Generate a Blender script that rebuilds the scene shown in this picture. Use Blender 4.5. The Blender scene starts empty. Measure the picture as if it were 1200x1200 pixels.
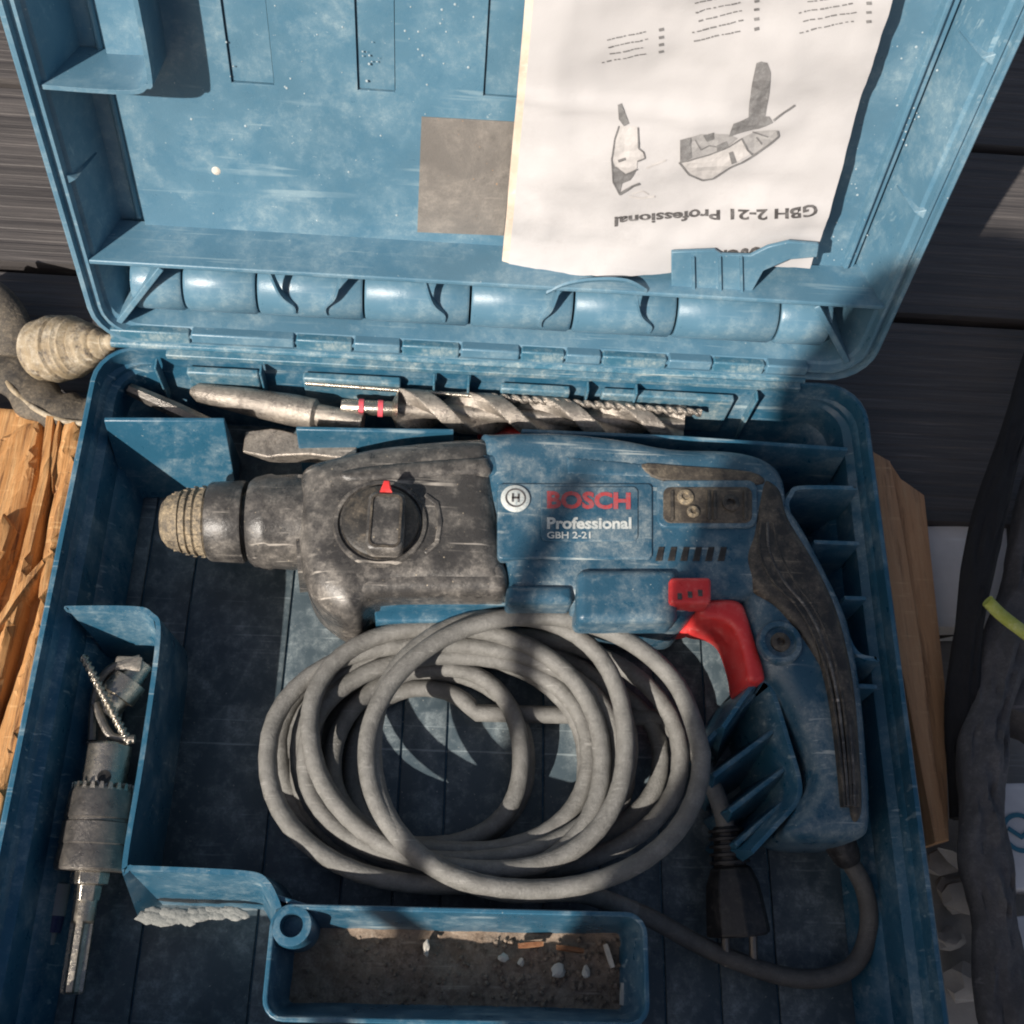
import bpy, bmesh, math, random
from mathutils import Matrix, Vector, noise
random.seed(7)
C = bpy.context.scene.collection
S = bpy.context.scene
pi = math.pi
# ------------------------------------------------------------------ camera
EUL = (0.42352232, -0.07293291, 0.01689133)
CAM = Vector((-0.01852005, -0.30547097, 0.48950868))
cam_d = bpy.data.cameras.new('camera'); cam = bpy.data.objects.new('camera', cam_d); C.objects.link(cam)
ROT = Matrix.Rotation(EUL[2], 3, 'Z') @ Matrix.Rotation(EUL[1], 3, 'Y') @ Matrix.Rotation(EUL[0], 3, 'X')
cam.matrix_world = Matrix.Translation(CAM) @ ROT.to_4x4()
cam_d.sensor_width = 36; cam_d.lens = 36 * 1287 / 1200
cam_d.clip_start = 0.01; cam_d.clip_end = 200
S.camera = cam
# ------------------------------------------------------------------ light
SUNT = Vector((0.86, 1.0, -1.02)).normalized()          # direction in which the light travels
w = bpy.data.worlds.new('World'); S.world = w; w.use_nodes = True
nt = w.node_tree; bg = nt.nodes['Background']
sky = nt.nodes.new('ShaderNodeTexSky'); sky.sky_type = 'NISHITA'; sky.sun_disc = False
sky.air_density = 0.9; sky.dust_density = 3.0; sky.ozone_density = 0.2; sky.sun_elevation = math.asin(-SUNT.z); sky.sun_rotation = math.atan2(-SUNT.x, -SUNT.y)
nt.links.new(sky.outputs[0], bg.inputs[0]); bg.inputs[1].default_value = 0.058
sl = bpy.data.lights.new('sun', 'SUN'); sl.energy = 4.8; sl.angle = math.radians(0.53); sl.color = (1, 0.93, 0.84)
sun = bpy.data.objects.new('sun', sl); C.objects.link(sun)
sun.rotation_euler = (-SUNT).to_track_quat('Z', 'Y').to_euler()
S.view_settings.view_transform = 'Standard'; S.view_settings.look = 'None'
S.view_settings.exposure = 0.40; S.view_settings.gamma = 1

# ------------------------------------------------------------------ measuring helpers (points of the photograph laid on real planes)
def ray(px, py): return ROT @ Vector(((px - 600) / 1287, -(py - 600) / 1287, -1))
def onplane(px, py, n, d):
    r = ray(px, py); t = (d - CAM.dot(n)) / r.dot(n); return CAM + r * t
def U(px, py, z=0.0): return onplane(px, py, Vector((0, 0, 1)), z)
LA = 1.81540974
LV = Vector((0, -math.cos(LA), math.sin(LA))); LD = Vector((0, math.sin(LA), math.cos(LA)))   # up the lid, into the lid
def UL(px, py, d=0.0):
    q = onplane(px, py, LD, d); return (q.x, q.dot(LV))
def L(x, v, d): return Vector((x, 0, 0)) + LV * v + LD * d
ZG = -0.064      # ground under the case
ZF = -0.056      # case floor (inside)

# ------------------------------------------------------------------ materials
def lin(r, g, b): return tuple((c / 255 / 12.92) if c <= 10 else ((c / 255 + .055) / 1.055) ** 2.4 for c in (r, g, b))
def mat(name, col, rough=.5, dust=None, amt=0.0, sc=40, bump=.15, bsc=300, metal=0.0, speck=None, spamt=.0, dark=None, damt=.0, stretch=(1, 1, 1), spec=.5, scr=.55):
    m = bpy.data.materials.new(name); m.use_nodes = True; n = m.node_tree.nodes; l = m.node_tree.links
    b = n['Principled BSDF']; tc = n.new('ShaderNodeTexCoord'); mp = n.new('ShaderNodeMapping'); mp.inputs['Scale'].default_value = stretch
    l.new(tc.outputs['Object'], mp.inputs[0])
    def nz(scale, det=6, rgh=.6):
        t = n.new('ShaderNodeTexNoise'); t.inputs['Scale'].default_value = scale; t.inputs['Detail'].default_value = det; t.inputs['Roughness'].default_value = rgh
        l.new(mp.outputs[0], t.inputs['Vector']); return t.outputs[0]
    def ramp(src, lo, hi, a=0, bb=1):
        r = n.new('ShaderNodeMapRange'); r.inputs[1].default_value = lo; r.inputs[2].default_value = hi; r.inputs[3].default_value = a; r.inputs[4].default_value = bb
        l.new(src, r.inputs[0]); return r.outputs[0]
    def mix(f, a, bb):
        x = n.new('ShaderNodeMix'); x.data_type = 'RGBA'; l.new(f, x.inputs[0])
        for i, v in ((6, a), (7, bb)):
            if isinstance(v, tuple): x.inputs[i].default_value = (*v, 1)
            else: l.new(v, x.inputs[i])
        return x.outputs[2]
    def mul(a, bb):
        x = n.new('ShaderNodeMath'); x.operation = 'MULTIPLY'; l.new(a, x.inputs[0])
        if isinstance(bb, float): x.inputs[1].default_value = bb
        else: l.new(bb, x.inputs[1])
        return x.outputs[0]
    c = mix(ramp(nz(sc * .5, 4), .35, .65), tuple(v * .90 for v in col), tuple(min(1, v * 1.10) for v in col))
    if dark: c = mix(ramp(nz(sc * 1.6, 12, .8), .50, .60, 0, damt), c, dark)
    if dust:
        fine = ramp(nz(sc * 5, 12, .85), .47, .60)
        med = ramp(nz(sc, 8, .75), .50 - .22 * amt, .66 - .16 * amt)
        c = mix(mul(med, .30 + .55 * amt), c, tuple(.45 * d_ + .55 * k_ for d_, k_ in zip(dust, col)))
        c = mix(mul(mul(fine, med), min(1.0, .35 + amt)), c, dust)
        for ang, st in ((.5, (5, 160, 60)), (-.9, (7, 220, 60))):     # fine scuffs
            m2 = n.new('ShaderNodeMapping'); m2.inputs['Rotation'].default_value = (0, 0, ang); m2.inputs['Scale'].default_value = st
            t2 = n.new('ShaderNodeTexNoise'); t2.inputs['Scale'].default_value = 2.2; t2.inputs['Detail'].default_value = 3; t2.inputs['Roughness'].default_value = .5
            l.new(tc.outputs['Object'], m2.inputs[0]); l.new(m2.outputs[0], t2.inputs['Vector'])
            c = mix(mul(mul(ramp(t2.outputs[0], .64, .70), ramp(nz(sc * .6, 3), .45, .6)), scr), c, tuple(min(1, v * 1.25) for v in dust))
    if speck:
        c = mix(ramp(nz(sc * 14, 2, .6), .72, .76, 0, spamt), c, speck)
    l.new(c, b.inputs['Base Color'])
    l.new(ramp(nz(sc * 2, 5), .3, .7, max(.05, rough - .12), min(1, rough + .12)), b.inputs['Roughness'])
    b.inputs['Metallic'].default_value = metal; b.inputs['Specular IOR Level'].default_value = spec
    bp = n.new('ShaderNodeBump'); bp.inputs['Strength'].default_value = bump; bp.inputs['Distance'].default_value = .0006
    l.new(nz(bsc, 6, .7), bp.inputs['Height']); l.new(bp.outputs[0], b.inputs['Normal'])
    return m
BL = (.010, .098, .19)
M = dict(
 lid=mat('dusty_blue_plastic', (.088, .190, .268), .38, (.33, .42, .45), .14, 30, .22, 500, speck=(.5, .56, .57), spamt=.45, scr=.35, dark=(.055, .155, .240), damt=.45),
 base=mat('blue_plastic', (.025, .104, .172), .36, (.36, .43, .44), .14, 40, .25, 420, speck=(.45, .5, .48), spamt=.5, scr=.5),
 hinge=mat('scuffed_blue_plastic', (.048, .150, .222), .38, (.50, .54, .50), .28, 60, .3, 420, speck=(.5, .52, .45), spamt=.8, scr=.8),
 floor=mat('floor_blue_plastic', (.062, .088, .105), .45, (.36, .41, .42), .26, 40, .25, 420, speck=(.5, .5, .45), spamt=.6),
 drill=mat('tool_blue_plastic', (.028, .086, .138), .34, (.37, .40, .385), .24, 50, .35, 600, speck=(.5, .5, .44), spamt=.8, scr=.7),
 black=mat('dusty_black_plastic', (.050, .047, .045), .32, (.37, .335, .295), .24, 45, .45, 500, speck=(.6, .5, .36), spamt=.8, scr=.9, dark=(.022, .021, .020), damt=.35),
 rubber=mat('dusty_rubber', (.026, .024, .022), .5, (.24, .195, .145), .24, 90, .5, 500, speck=(.4, .34, .25), spamt=.6),
 tan=mat('mortar_caked_rubber', (.06, .055, .05), .7, (.46, .36, .23), .70, 120, 1, 700, dark=(.02, .02, .02), damt=.9),
 grime=mat('brown_grime', (.050, .041, .033), .5, (.26, .215, .155), .22, 130, .8, 600, speck=(.5, .45, .3), spamt=.6),
 red=mat('red_plastic', (.72, .045, .045), .38, (.72, .30, .27), .10, 90, .2, 500),
 cord=mat('dusty_cord_rubber', (.155, .150, .138), .58, (.27, .262, .245), .35, 130, .8, 900, dark=(.08, .075, .07), damt=.3, speck=(.05, .047, .045), spamt=.9),
 cordshade=mat('shaded_cord_rubber', (.095, .090, .083), .6, (.17, .16, .145), .3, 130, .8, 900, speck=(.04, .036, .034), spamt=.8),  # cord colour darkened to stand for the shade on its tail
 blackp=mat('black_plastic', (.014, .013, .013), .5, (.10, .09, .08), .25, 70, .3, 500),
 steel=mat('dull_steel', (.46, .42, .36), .28, (.36, .30, .22), .2, 90, .4, 800, metal=.9, dark=(.16, .14, .12), damt=.4),
 steeld=mat('dark_steel', (.20, .185, .17), .34, (.36, .31, .25), .22, 80, .5, 800, metal=.75, dark=(.08, .07, .065), damt=.4),
 bit=mat('mortared_steel', (.27, .24, .21), .34, (.58, .51, .43), .34, 90, .8, 800, metal=.55, dark=(.06, .05, .045), damt=.6),
 paper=mat('booklet_paper', (.475, .462, .465), .8, (.42, .405, .405), .2, 14, .2, 200),
 paperedge=mat('aged_paper_edge', (.60, .48, .38), .8, (.66, .58, .5), .4, 120, .3, 400),
 ink=mat('black_ink', (.06, .055, .055), .8, (.25, .24, .24), .3, 200, 0),
 grey=mat('grey_ink', (.30, .29, .29), .8, (.42, .41, .40), .4, 260, 0),
 grey2=mat('dark_grey_ink', (.15, .145, .145), .8, (.28, .28, .28), .4, 260, 0),
 grey3=mat('light_grey_ink', (.46, .44, .43), .8, (.55, .52, .51), .4, 260, 0),
 label=mat('worn_metal_foil', (.20, .185, .17), .4, (.38, .34, .30), .3, 26, .8, 200, metal=.1, dark=(.12, .11, .10), damt=.5, speck=(.5, .3, .16), spamt=.8, scr=1.0),
 white=mat('white_print', (.60, .61, .58), .6, (.10, .17, .21), .45, 220, 0),
 redp=mat('red_print', (.42, .035, .035), .5, (.16, .15, .18), .5, 220, 0),
 deck=mat('dark_stained_deck', (.058, .052, .051), .6, (.155, .138, .13), .40, 26, .9, 180, stretch=(.10, 5, 1)),
 deckb=mat('worn_deck', (.105, .078, .066), .65, (.20, .165, .145), .45, 26, .9, 180, stretch=(.12, 3, 1)),
 conc=mat('grey_concrete', (.30, .28, .26), .85, (.42, .39, .36), .35, 22, .6, 260),
 pale=mat('pale_tile', (.82, .79, .77), .7, (.86, .84, .82), .3, 30, .2, 300),
 wood=mat('raw_orange_wood', (.48, .225, .075), .7, (.66, .42, .20), .5, 60, 1, 260, stretch=(3.6, .14, 1), dark=(.10, .035, .012), damt=1),
 woodr=mat('weathered_brown_timber', (.52, .28, .14), .7, (.62, .40, .23), .4, 40, 1, 260, stretch=(3, .2, 1), dark=(.12, .055, .03), damt=.7),
 cloth=mat('dark_grey_cloth', (.075, .073, .078), .9, (.16, .155, .16), .4, 60, 1, 900),
 clothb=mat('black_cloth', (.010, .010, .012), .9, (.02, .02, .022), .3, 30, 1, 900),
 yellow=mat('yellow_green_cord', (.42, .45, .07), .7, (.6, .6, .3), .4, 160, .6, 900),
 dirt=mat('brown_dust', (.22, .16, .115), .95, (.42, .34, .27), .4, 120, 1, 600, dark=(.06, .04, .03), damt=.8, speck=(.6, .55, .45), spamt=.8),
 crust=mat('grey_mortar', (.22, .225, .215), .9, (.33, .33, .31), .4, 90, 1, 500),
 rust=mat('rusty_flake', (.22, .085, .035), .8, (.42, .26, .14), .3, 160, 1, 600),
 mortar=mat('pale_mortar_crumb', (.62, .57, .50), .9, (.72, .68, .6), .4, 120, .8, 600),
 shell=mat('grooved_straw', (.30, .235, .15), .7, (.62, .56, .46), .30, 90, 1, 500, dark=(.06, .05, .045), damt=.9),
 ropeb=mat('dusty_black_band', (.045, .04, .035), .7, (.22, .18, .13), .5, 90, 1.2, 500),
 navy=mat('navy_plastic', (.015, .02, .09), .4, (.1, .1, .2), .2, 90, .2, 500),
 pen=mat('grey_white_plastic', (.28, .28, .27), .5, (.3, .3, .3), .3, 90, .2, 500),
 boxw=mat('white_card', (.60, .60, .62), .6, (.66, .66, .66), .2, 60, .1, 300),
 teal=mat('teal_print', (.03, .15, .22), .6),
 pink=mat('pinkred_paint', (.75, .10, .13), .5),
 jacket=mat('dark_jacket', (.03, .04, .06), .9), skin=mat('skin', (.45, .27, .19), .6), hair=mat('brown_hair', (.05, .03, .02), .7), shoe=mat('shoe_leather', (.03, .02, .015), .5),
)
# ------------------------------------------------------------------ object helpers
def tag(o, label=None, cat=None, group=None, kind=None):
    if label: o['label'] = label
    if cat: o['category'] = cat
    if group: o['group'] = group
    if kind: o['kind'] = kind
    return o
WP = {}
def thing(name, loc, label, cat, group=None):
    o = bpy.data.objects.new(name, None); C.objects.link(o); o.location = loc; o.empty_display_size = .01
    WP[o.name] = Vector(loc); return tag(o, label, cat, group)
class MB:
    def __init__(s): s.v = []; s.f = []
    def add(s, vs, fs):
        k = len(s.v); s.v += [Vector(q) for q in vs]; s.f += [tuple(i + k for i in f) for f in fs]
    def rings(s, R, cap0=True, cap1=True, closed=True):
        n = len(R[0]); vs = [q for r in R for q in r]; fs = []
        for i in range(len(R) - 1):
            for j in range(n if closed else n - 1):
                a = i * n + j; b = i * n + (j + 1) % n; fs.append((a, b, b + n, a + n))
        if cap0: fs.append(tuple(reversed(range(n))))
        if cap1: fs.append(tuple((len(R) - 1) * n + j for j in range(n)))
        s.add(vs, fs)
    def box(s, lo, hi, T=None):
        x0, y0, z0 = lo; x1, y1, z1 = hi
        q = [(x0, y0, z0), (x1, y0, z0), (x1, y1, z0), (x0, y1, z0), (x0, y0, z1), (x1, y0, z1), (x1, y1, z1), (x0, y1, z1)]
        if T: q = [T(*p) for p in q]
        s.add(q, [(3, 2, 1, 0), (4, 5, 6, 7), (0, 1, 5, 4), (1, 2, 6, 5), (2, 3, 7, 6), (3, 0, 4, 7)])
    def tube(s, path, rad, n=10, cap=True, close=False, flat=1.0):
        P = [Vector(p) for p in path]; R = []; N = len(P)
        up = None
        for i, p in enumerate(P):
            a = P[(i - 1) % N] if (close or i) else P[0]; b = P[(i + 1) % N] if (close or i < N - 1) else P[-1]
            t = (b - a).normalized()
            if up is None: up = Vector((0, 0, 1)) if abs(t.z) < .9 else Vector((1, 0, 0))
            sd = t.cross(up).normalized(); up = sd.cross(t).normalized()
            r = rad[i] if isinstance(rad, (list, tuple)) else rad
            R.append([p + sd * math.cos(2 * pi * k / n) * r + up * math.sin(2 * pi * k / n) * r * flat for k in range(n)])
        if close: R.append(R[0])
        s.rings(R, cap and not close, cap and not close)
    def lathe(s, a, b, prof, n=24):      # prof: (fraction along a->b or absolute metres, radius)
        a = Vector(a); b = Vector(b); t = (b - a).normalized(); u = t.orthogonal().normalized(); w_ = t.cross(u)
        R = [[a + t * d + (u * math.cos(2 * pi * k / n) + w_ * math.sin(2 * pi * k / n)) * r for k in range(n)] for d, r in prof]
        s.rings(R)
def obj(name, mb, m, parent=None, smooth=35, bevel=0, seg=2, label=None, sub=0):
    me = bpy.data.meshes.new(name)
    c = Vector((0, 0, 0))
    lo = Vector([min(v[i] for v in mb.v) for i in range(3)]); hi = Vector([max(v[i] for v in mb.v) for i in range(3)]); c = (lo + hi) / 2
    me.from_pydata([v - c for v in mb.v], [], mb.f); me.validate()
    bm = bmesh.new(); bm.from_mesh(me); bmesh.ops.remove_doubles(bm, verts=bm.verts, dist=2e-6); bmesh.ops.recalc_face_normals(bm, faces=bm.faces); bm.to_mesh(me); bm.free()
    me.materials.append(m)
    if smooth:
        me.shade_smooth(); me.set_sharp_from_angle(angle=math.radians(smooth))
    o = bpy.data.objects.new(name, me); C.objects.link(o)
    if parent is not None:
        o.parent = parent; o.location = c - WP[parent.name]
    else: o.location = c
    WP[o.name] = c
    if bevel:
        b = o.modifiers.new('bevel', 'BEVEL'); b.width = bevel; b.segments = seg; b.limit_method = 'ANGLE'; b.angle_limit = math.radians(40); b.harden_normals = False
    if sub:
        b = o.modifiers.new('sub', 'SUBSURF'); b.levels = b.render_levels = sub
    if label: o['label'] = label
    return o
def cat(pts, n=6, close=False):         # Catmull-Rom
    P = [Vector(p) for p in pts]; N = len(P); out = []
    for i in range(N if close else N - 1):
        g = lambda k: P[k % N] if close else P[max(0, min(N - 1, k))]
        a, b, c, d = g(i - 1), g(i), g(i + 1), g(i + 2)
        for k in range(n):
            t = k / n; out.append(.5 * ((2 * b) + (c - a) * t + (2 * a - 5 * b + 4 * c - d) * t * t + (3 * b - 3 * c + d - a) * t ** 3))
    if not close: out.append(P[-1])
    return out
def rrect(x0, x1, y0, y1, r, n=6):
    o = []
    for cx, cy, a in ((x1 - r, y1 - r, 0), (x0 + r, y1 - r, 90), (x0 + r, y0 + r, 180), (x1 - r, y0 + r, 270)):
        for k in range(n + 1):
            t = math.radians(a + 90 * k / n); o.append((cx + r * math.cos(t), cy + r * math.sin(t)))
    return o
def inset(poly, d):
    n = len(poly); out = []
    A = sum(poly[i][0] * poly[(i + 1) % n][1] - poly[(i + 1) % n][0] * poly[i][1] for i in range(n)); sg = 1 if A > 0 else -1
    for i in range(n):
        p0, p1, p2 = (Vector(poly[(i + k) % n][:2]) for k in (-1, 0, 1))
        t1 = (p1 - p0).normalized(); t2 = (p2 - p1).normalized()
        n1 = Vector((-t1.y, t1.x)) * sg; n2 = Vector((-t2.y, t2.x)) * sg; m_ = n1 + n2
        if m_.length < 1e-6: m_ = n1
        m_.normalize(); k = max(.5, m_.dot(n1)); q = p1 + m_ * (d / k); out.append((q.x, q.y))
    return out
def segdist(p, poly):
    best = 1e9
    for i in range(len(poly)):
        ax_, ay = poly[i][:2]; bx_, by = poly[(i + 1) % len(poly)][:2]; dx, dy = bx_ - ax_, by - ay; q = dx * dx + dy * dy
        t = 0 if q < 1e-16 else max(0, min(1, ((p[0] - ax_) * dx + (p[1] - ay) * dy) / q)); e = (p[0] - ax_ - t * dx) ** 2 + (p[1] - ay - t * dy) ** 2
        if e < best: best = e
    return math.sqrt(best)
def inside(p, poly):
    c = False; n = len(poly)
    for i in range(n):
        x0, y0 = poly[i][:2]; x1, y1 = poly[(i + 1) % n][:2]
        if (y0 > p[1]) != (y1 > p[1]) and p[0] < (x1 - x0) * (p[1] - y0) / (y1 - y0) + x0: c = not c
    return c
def pillow(mb, poly, z0, z1, r, n=5, T=None, bottom=True, grid=None):
    """solid from outline poly (xy); its upper edge is rounded by radius r. The top is a triangulated height field over the outline."""
    T = T or (lambda x, y, z: Vector((x, y, z)))
    poly = [tuple(p[:2]) for p in poly]; P = list(poly); hs = [0.0] * len(P); K = len(P)
    per_ = sum(math.dist(poly[i], poly[(i + 1) % K]) for i in range(K))
    n = max(1, n); step = max(.0012, r / n * 1.5)
    for k in range(1, n + 1):
        a_ = pi / 2 * k / n; d = r * (1 - math.cos(a_))
        ip = inset(poly, d); out = []
        for i in range(K):          # resample the inset ring
            p0, p1 = ip[i], ip[(i + 1) % K]; l_ = math.dist(p0, p1); m_ = max(1, int(l_ / max(step * 2, .003)))
            out += [(p0[0] + (p1[0] - p0[0]) * t / m_, p0[1] + (p1[1] - p0[1]) * t / m_) for t in range(m_)]
        for p in out:
            if inside(p, poly):
                dd = segdist(p, poly)
                if dd > d * .93 and dd > 2e-5: P.append(p)
    if r > .003:
        xs_ = [p[0] for p in poly]; ys_ = [p[1] for p in poly]; g_ = grid or .0045; yy = min(ys_) + g_ / 2; row = 0
        while yy < max(ys_):
            xx = min(xs_) + g_ / 2 + (row % 2) * g_ / 2
            while xx < max(xs_):
                if inside((xx, yy), poly) and segdist((xx, yy), poly) > r * 1.05: P.append((xx, yy))
                xx += g_
            yy += g_; row += 1
    from mathutils.geometry import delaunay_2d_cdt
    V2, E2, F2, *_ = delaunay_2d_cdt([Vector(p) for p in P], [(i, (i + 1) % K) for i in range(K)], [], 1, 1e-6)
    def hh(p):
        d = segdist(p, poly)
        if d >= r: return z1
        return z1 - r + math.sqrt(max(0, r * r - (r - d) ** 2))
    top = [T(p[0], p[1], hh(p)) for p in V2]; mb.add(top, [tuple(f) for f in F2])
    zb = z0 + (min(r, (z1 - z0) * .3) if bottom else 0)
    mb.rings([[T(x, y, z1 - r) for x, y in poly], [T(x, y, zb) for x, y in poly]] + ([[T(x, y, z0) for x, y in inset(poly, min(r * .5, .003))]] if bottom else []), cap0=False, cap1=False)
def wall(mb, path, zt, zb, th=.0022, da=0.002, db=0.002, T=None, close=False):
    """thin moulded wall along path: th thick at the top, spreading by da (left) / db (right) at the foot"""
    T = T or (lambda x, y, z: Vector((x, y, z))); P = [Vector(p[:2]) for p in path]; N = len(P); R = []
    for i, p in enumerate(P):
        t = ((P[(i + 1) % N] if (close or i < N - 1) else P[i]) - (P[i - 1] if (close or i) else P[i]))
        if (close or 0 < i < N - 1):
            t1 = (P[i] - P[i - 1]).normalized(); t2 = (P[(i + 1) % N] - P[i]).normalized(); t = t1 + t2
            k = 1 / max(.6, t.normalized().dot(t1))
        else: k = 1
        t.normalize(); nn = Vector((-t.y, t.x)) * k; h = th / 2
        q = [p + nn * (h + da), p + nn * h, p - nn * h, p - nn * (h + db)]
        R.append([T(q[0].x, q[0].y, zb), T(q[1].x, q[1].y, zt), T(q[2].x, q[2].y, zt), T(q[3].x, q[3].y, zb)])
    if close: R.append(R[0])
    mb.rings(R, not close, not close)
def px(pts, z=0.0): return [tuple(U(a, b, z)) for a, b in pts]
def p2(pts, z=0.0): return [tuple(U(a, b, z))[:2] for a, b in pts]

# ================================================================== SETTING
gr = MB(); gr.box((-6, -6, -.30), (6, 6, ZG - .032))
g = tag(obj('ground', gr, M['conc'], smooth=0), kind='structure')
DECKY = U(1120, 613, ZG)[1]
deck = bpy.data.objects.new('deck', None); C.objects.link(deck); deck['kind'] = 'structure'; WP[deck.name] = Vector((0, 0, 0))
pw = .142; y = DECKY; k = 0
plank_me = {}
def plank(x0, x1, y0, y1, m):
    mb = MB(); n = 17; W_ = y1 - y0 - .005   # ribbed top
    pts = []
    for i in range(n):
        a = y0 + W_ * i / n; b = W_ / n
        pts += [(a + b * .12, ZG), (a + b * .72, ZG), (a + b * .80, ZG - .0003), (a + b * 1.04, ZG - .0003)]
    pts = [(y0, ZG - .004)] + pts[:-2] + [(y0 + W_, ZG - .004), (y0 + W_, ZG - .028), (y0, ZG - .028)]
    mb.rings([[Vector((x0, a, b)) for a, b in pts], [Vector((x1, a, b)) for a, b in pts]])
    return obj('plank', mb, m, deck, smooth=0)
for i in range(9):
    plank(-1.6 + .03 * (i % 3), 1.6, y, y + pw, M['deckb'] if i in (2,3,4,5) and False else M['deck']); y += pw
# ================================================================== TOOL CASE
case = thing('tool_case', (0, -.15, ZG), 'open dusty blue plastic tool case holding a rotary hammer, its lid tipped back', 'tool case')
FY = -.345
def ring(x, y0, y1, r, z): return [Vector((a, b, z)) for a, b in rrect(-x, x, y0, y1, r)]
b = MB()
b.rings([ring(.188, FY + .012, -.010, .016, ZG), ring(.192, FY + .008, -.006, .018, ZG + .004), ring(.1955, FY + .004, -.003, .02, -.012), ring(.197, FY + .002, -.001, .02, -.009),
         ring(.2, FY, .0, .021, -.008), ring(.2, FY, .0, .021, -.0006), ring(.1993, FY + .0007, -.0007, .021, 0), ring(.1975, FY + .0025, -.0025, .019, 0),
         ring(.1968, FY + .003, -.003, .0185, -.0132), ring(.1915, FY + .008, -.0045, .017, -.0165), ring(.1895, FY + .009, -.005, .016, -.034), ring(.1865, FY + .012, -.0065, .015, -.037),
         ring(.180, FY + .018, -.0115, .014, ZF - .002)], cap1=True)
shell = obj('lower_shell', b, M['base'], case, smooth=30)
# floor panels with grooves between
gx = [-.181] + [U(a, r, ZF)[0] for a, r in ((157, 760), (218, 740), (340, 720), (403, 1000), (463, 1000), (520, 960))] + [.035, .062, .092, .118, .145, .181]
for a, c in zip(gx, gx[1:]):
    f = MB(); pillow(f, [(a + .0005, FY + .019), (c - .0005, FY + .019), (c - .0005, -.013), (a + .0005, -.013)], ZF - .0019, ZF, .0006, 2, bottom=False)
    obj('floor_panel', f, M['floor'], shell, smooth=30)
def rib(name, path, zt, zb=ZF, th=.0022, da=.002, db=.002, m='base', parent=None, bev=.0006, close=False):
    path = [(max(-.1905, min(.1885, q[0])), q[1]) for q in path]
    mb = MB(); wall(mb, path, zt, zb, th, da, db, close=close); return obj(name, mb, M[m], parent or shell, smooth=30, bevel=bev)
tx0_ = U(317, 1100)[0]
# front faces of dividers are on the right-hand side of a path running +x
rib('divider', p2([(112, 487), (262, 488)]), -.003, da=.002, db=.018)
rib('divider', cat([(*q, 0) for q in p2([(60, 711), (150, 711), (175, 718), (184, 745), (166, 880), (145, 1008), (151, 1016), (165, 1017), (240, 1020), (295, 1024), (312, 1034), (322, 1052), (326, 1064)])], 5), -.002, da=.002, db=.009)
rib('divider', p2([(346, 497), (440, 499), (532, 500)]), -.004, da=.002, db=.009)
rib('divider', p2([(612, 500), (800, 508), (1003, 522)]), -.004, da=.002, db=.007)
rib('divider', p2([(322, 1050), (372, 1066)]), -.004, da=.002, db=.002)
rib('divider', p2([(610, 503), (560, 545)]), -.02, da=.002, db=.002)
rib('divider', [(-.1885, -.322), (tx0_ - .002, -.322)], -.002, da=.002, db=.004)
# right pockets
rib('pocket_wall', cat([(*q, 0) for q in p2([(1040, 572), (945, 570), (928, 578), (925, 600), (958, 668), (988, 730), (1003, 762), (1022, 771), (1055, 772)])], 5), -.001, da=.003, db=.004)
for q in ([(957, 631), (1038, 634)], [(993, 697), (1048, 699)], [(1000, 800), (1058, 803)]): rib('pocket_rib', p2(q), -.004)
# fan shaped holder by the handle
hold = rib('handle_holder', cat([(*q, 0) for q in p2([(848, 852), (880, 806), (893, 797), (906, 808), (924, 865), (938, 915), (934, 940), (908, 970), (882, 998)])], 5), -.001, th=.002, da=.003, db=.010)
rib('holder_rib', p2([(835, 862), (893, 805)]), -.012, db=.006, parent=hold)
rib('holder_rib', p2([(842, 904), (914, 850)]), -.010, db=.010, parent=hold)
rib('holder_rib', p2([(862, 946), (928, 895)]), -.010, db=.010, parent=hold)
rib('holder_rib', p2([(872, 985), (928, 935)]), -.014, db=.010, parent=hold)
# holder below the drill
mb = MB(); q = p2([(438, 711), (590, 712), (612, 722), (600, 727), (440, 729)], -.012); pillow(mb, q, -.05, -.012, .0015, 3, bottom=False); obj('cradle', mb, M['base'], shell)
mb = MB(); wall(mb, p2([(440, 709), (600, 708), (650, 716), (664, 728)], -.006), -.006, ZF, .0016, .001, .001); obj('cradle_wall', mb, M['base'], shell)
# tray
ty0 = U(520, 1066)[1]; ty1 = U(590, 1199)[1]; tx0 = U(317, 1100)[0]; tx1 = U(757, 1100)[0]
tray_m = MB(); wall(tray_m, rrect(tx0, tx1, ty1, ty0, .008, 5), -.001, ZF, .0020, .009, .001, close=True)
tray = obj('tray', tray_m, M['base'], shell, smooth=30, bevel=.0005)
mb = MB(); bc = U(341, 1084); mb.lathe(Vector((bc.x, bc.y, ZF)), Vector((bc.x, bc.y, 0)), [(0, .0095), (.052, .0088), (.0549, .0082), (.055, .0078), (.055, .0048), (.046, .0044)], 28)
obj('screw_boss', mb, M['base'], tray)
dm = MB()
def ground_noise(x, y): return noise.noise(Vector((x * 60, y * 60, 3))) * .0012 + noise.noise(Vector((x * 300, y * 300, 8))) * .0005
nx_, ny_ = 90, 40; vs = []; fs = []
for j in range(ny_ + 1):
    for i in range(nx_ + 1):
        xx = tx0 + .002 + (tx1 - tx0 - .004) * i / nx_; yy = ty1 + .002 + (ty0 - ty1 - .004) * j / ny_
        vs.append((xx, yy, -.034 + 1.6 * ground_noise(xx, yy) + .006 * max(0, (i / nx_ - .55)) ** 1.5 * (1 + noise.noise(Vector((xx * 90, yy * 90, 1)))) + .003 * (abs(j / ny_ - .5) * 2) ** 6))
for j in range(ny_):
    for i in range(nx_): a = j * (nx_ + 1) + i; fs.append((a, a + 1, a + nx_ + 2, a + nx_ + 1))
dm.add(vs, fs)
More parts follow.
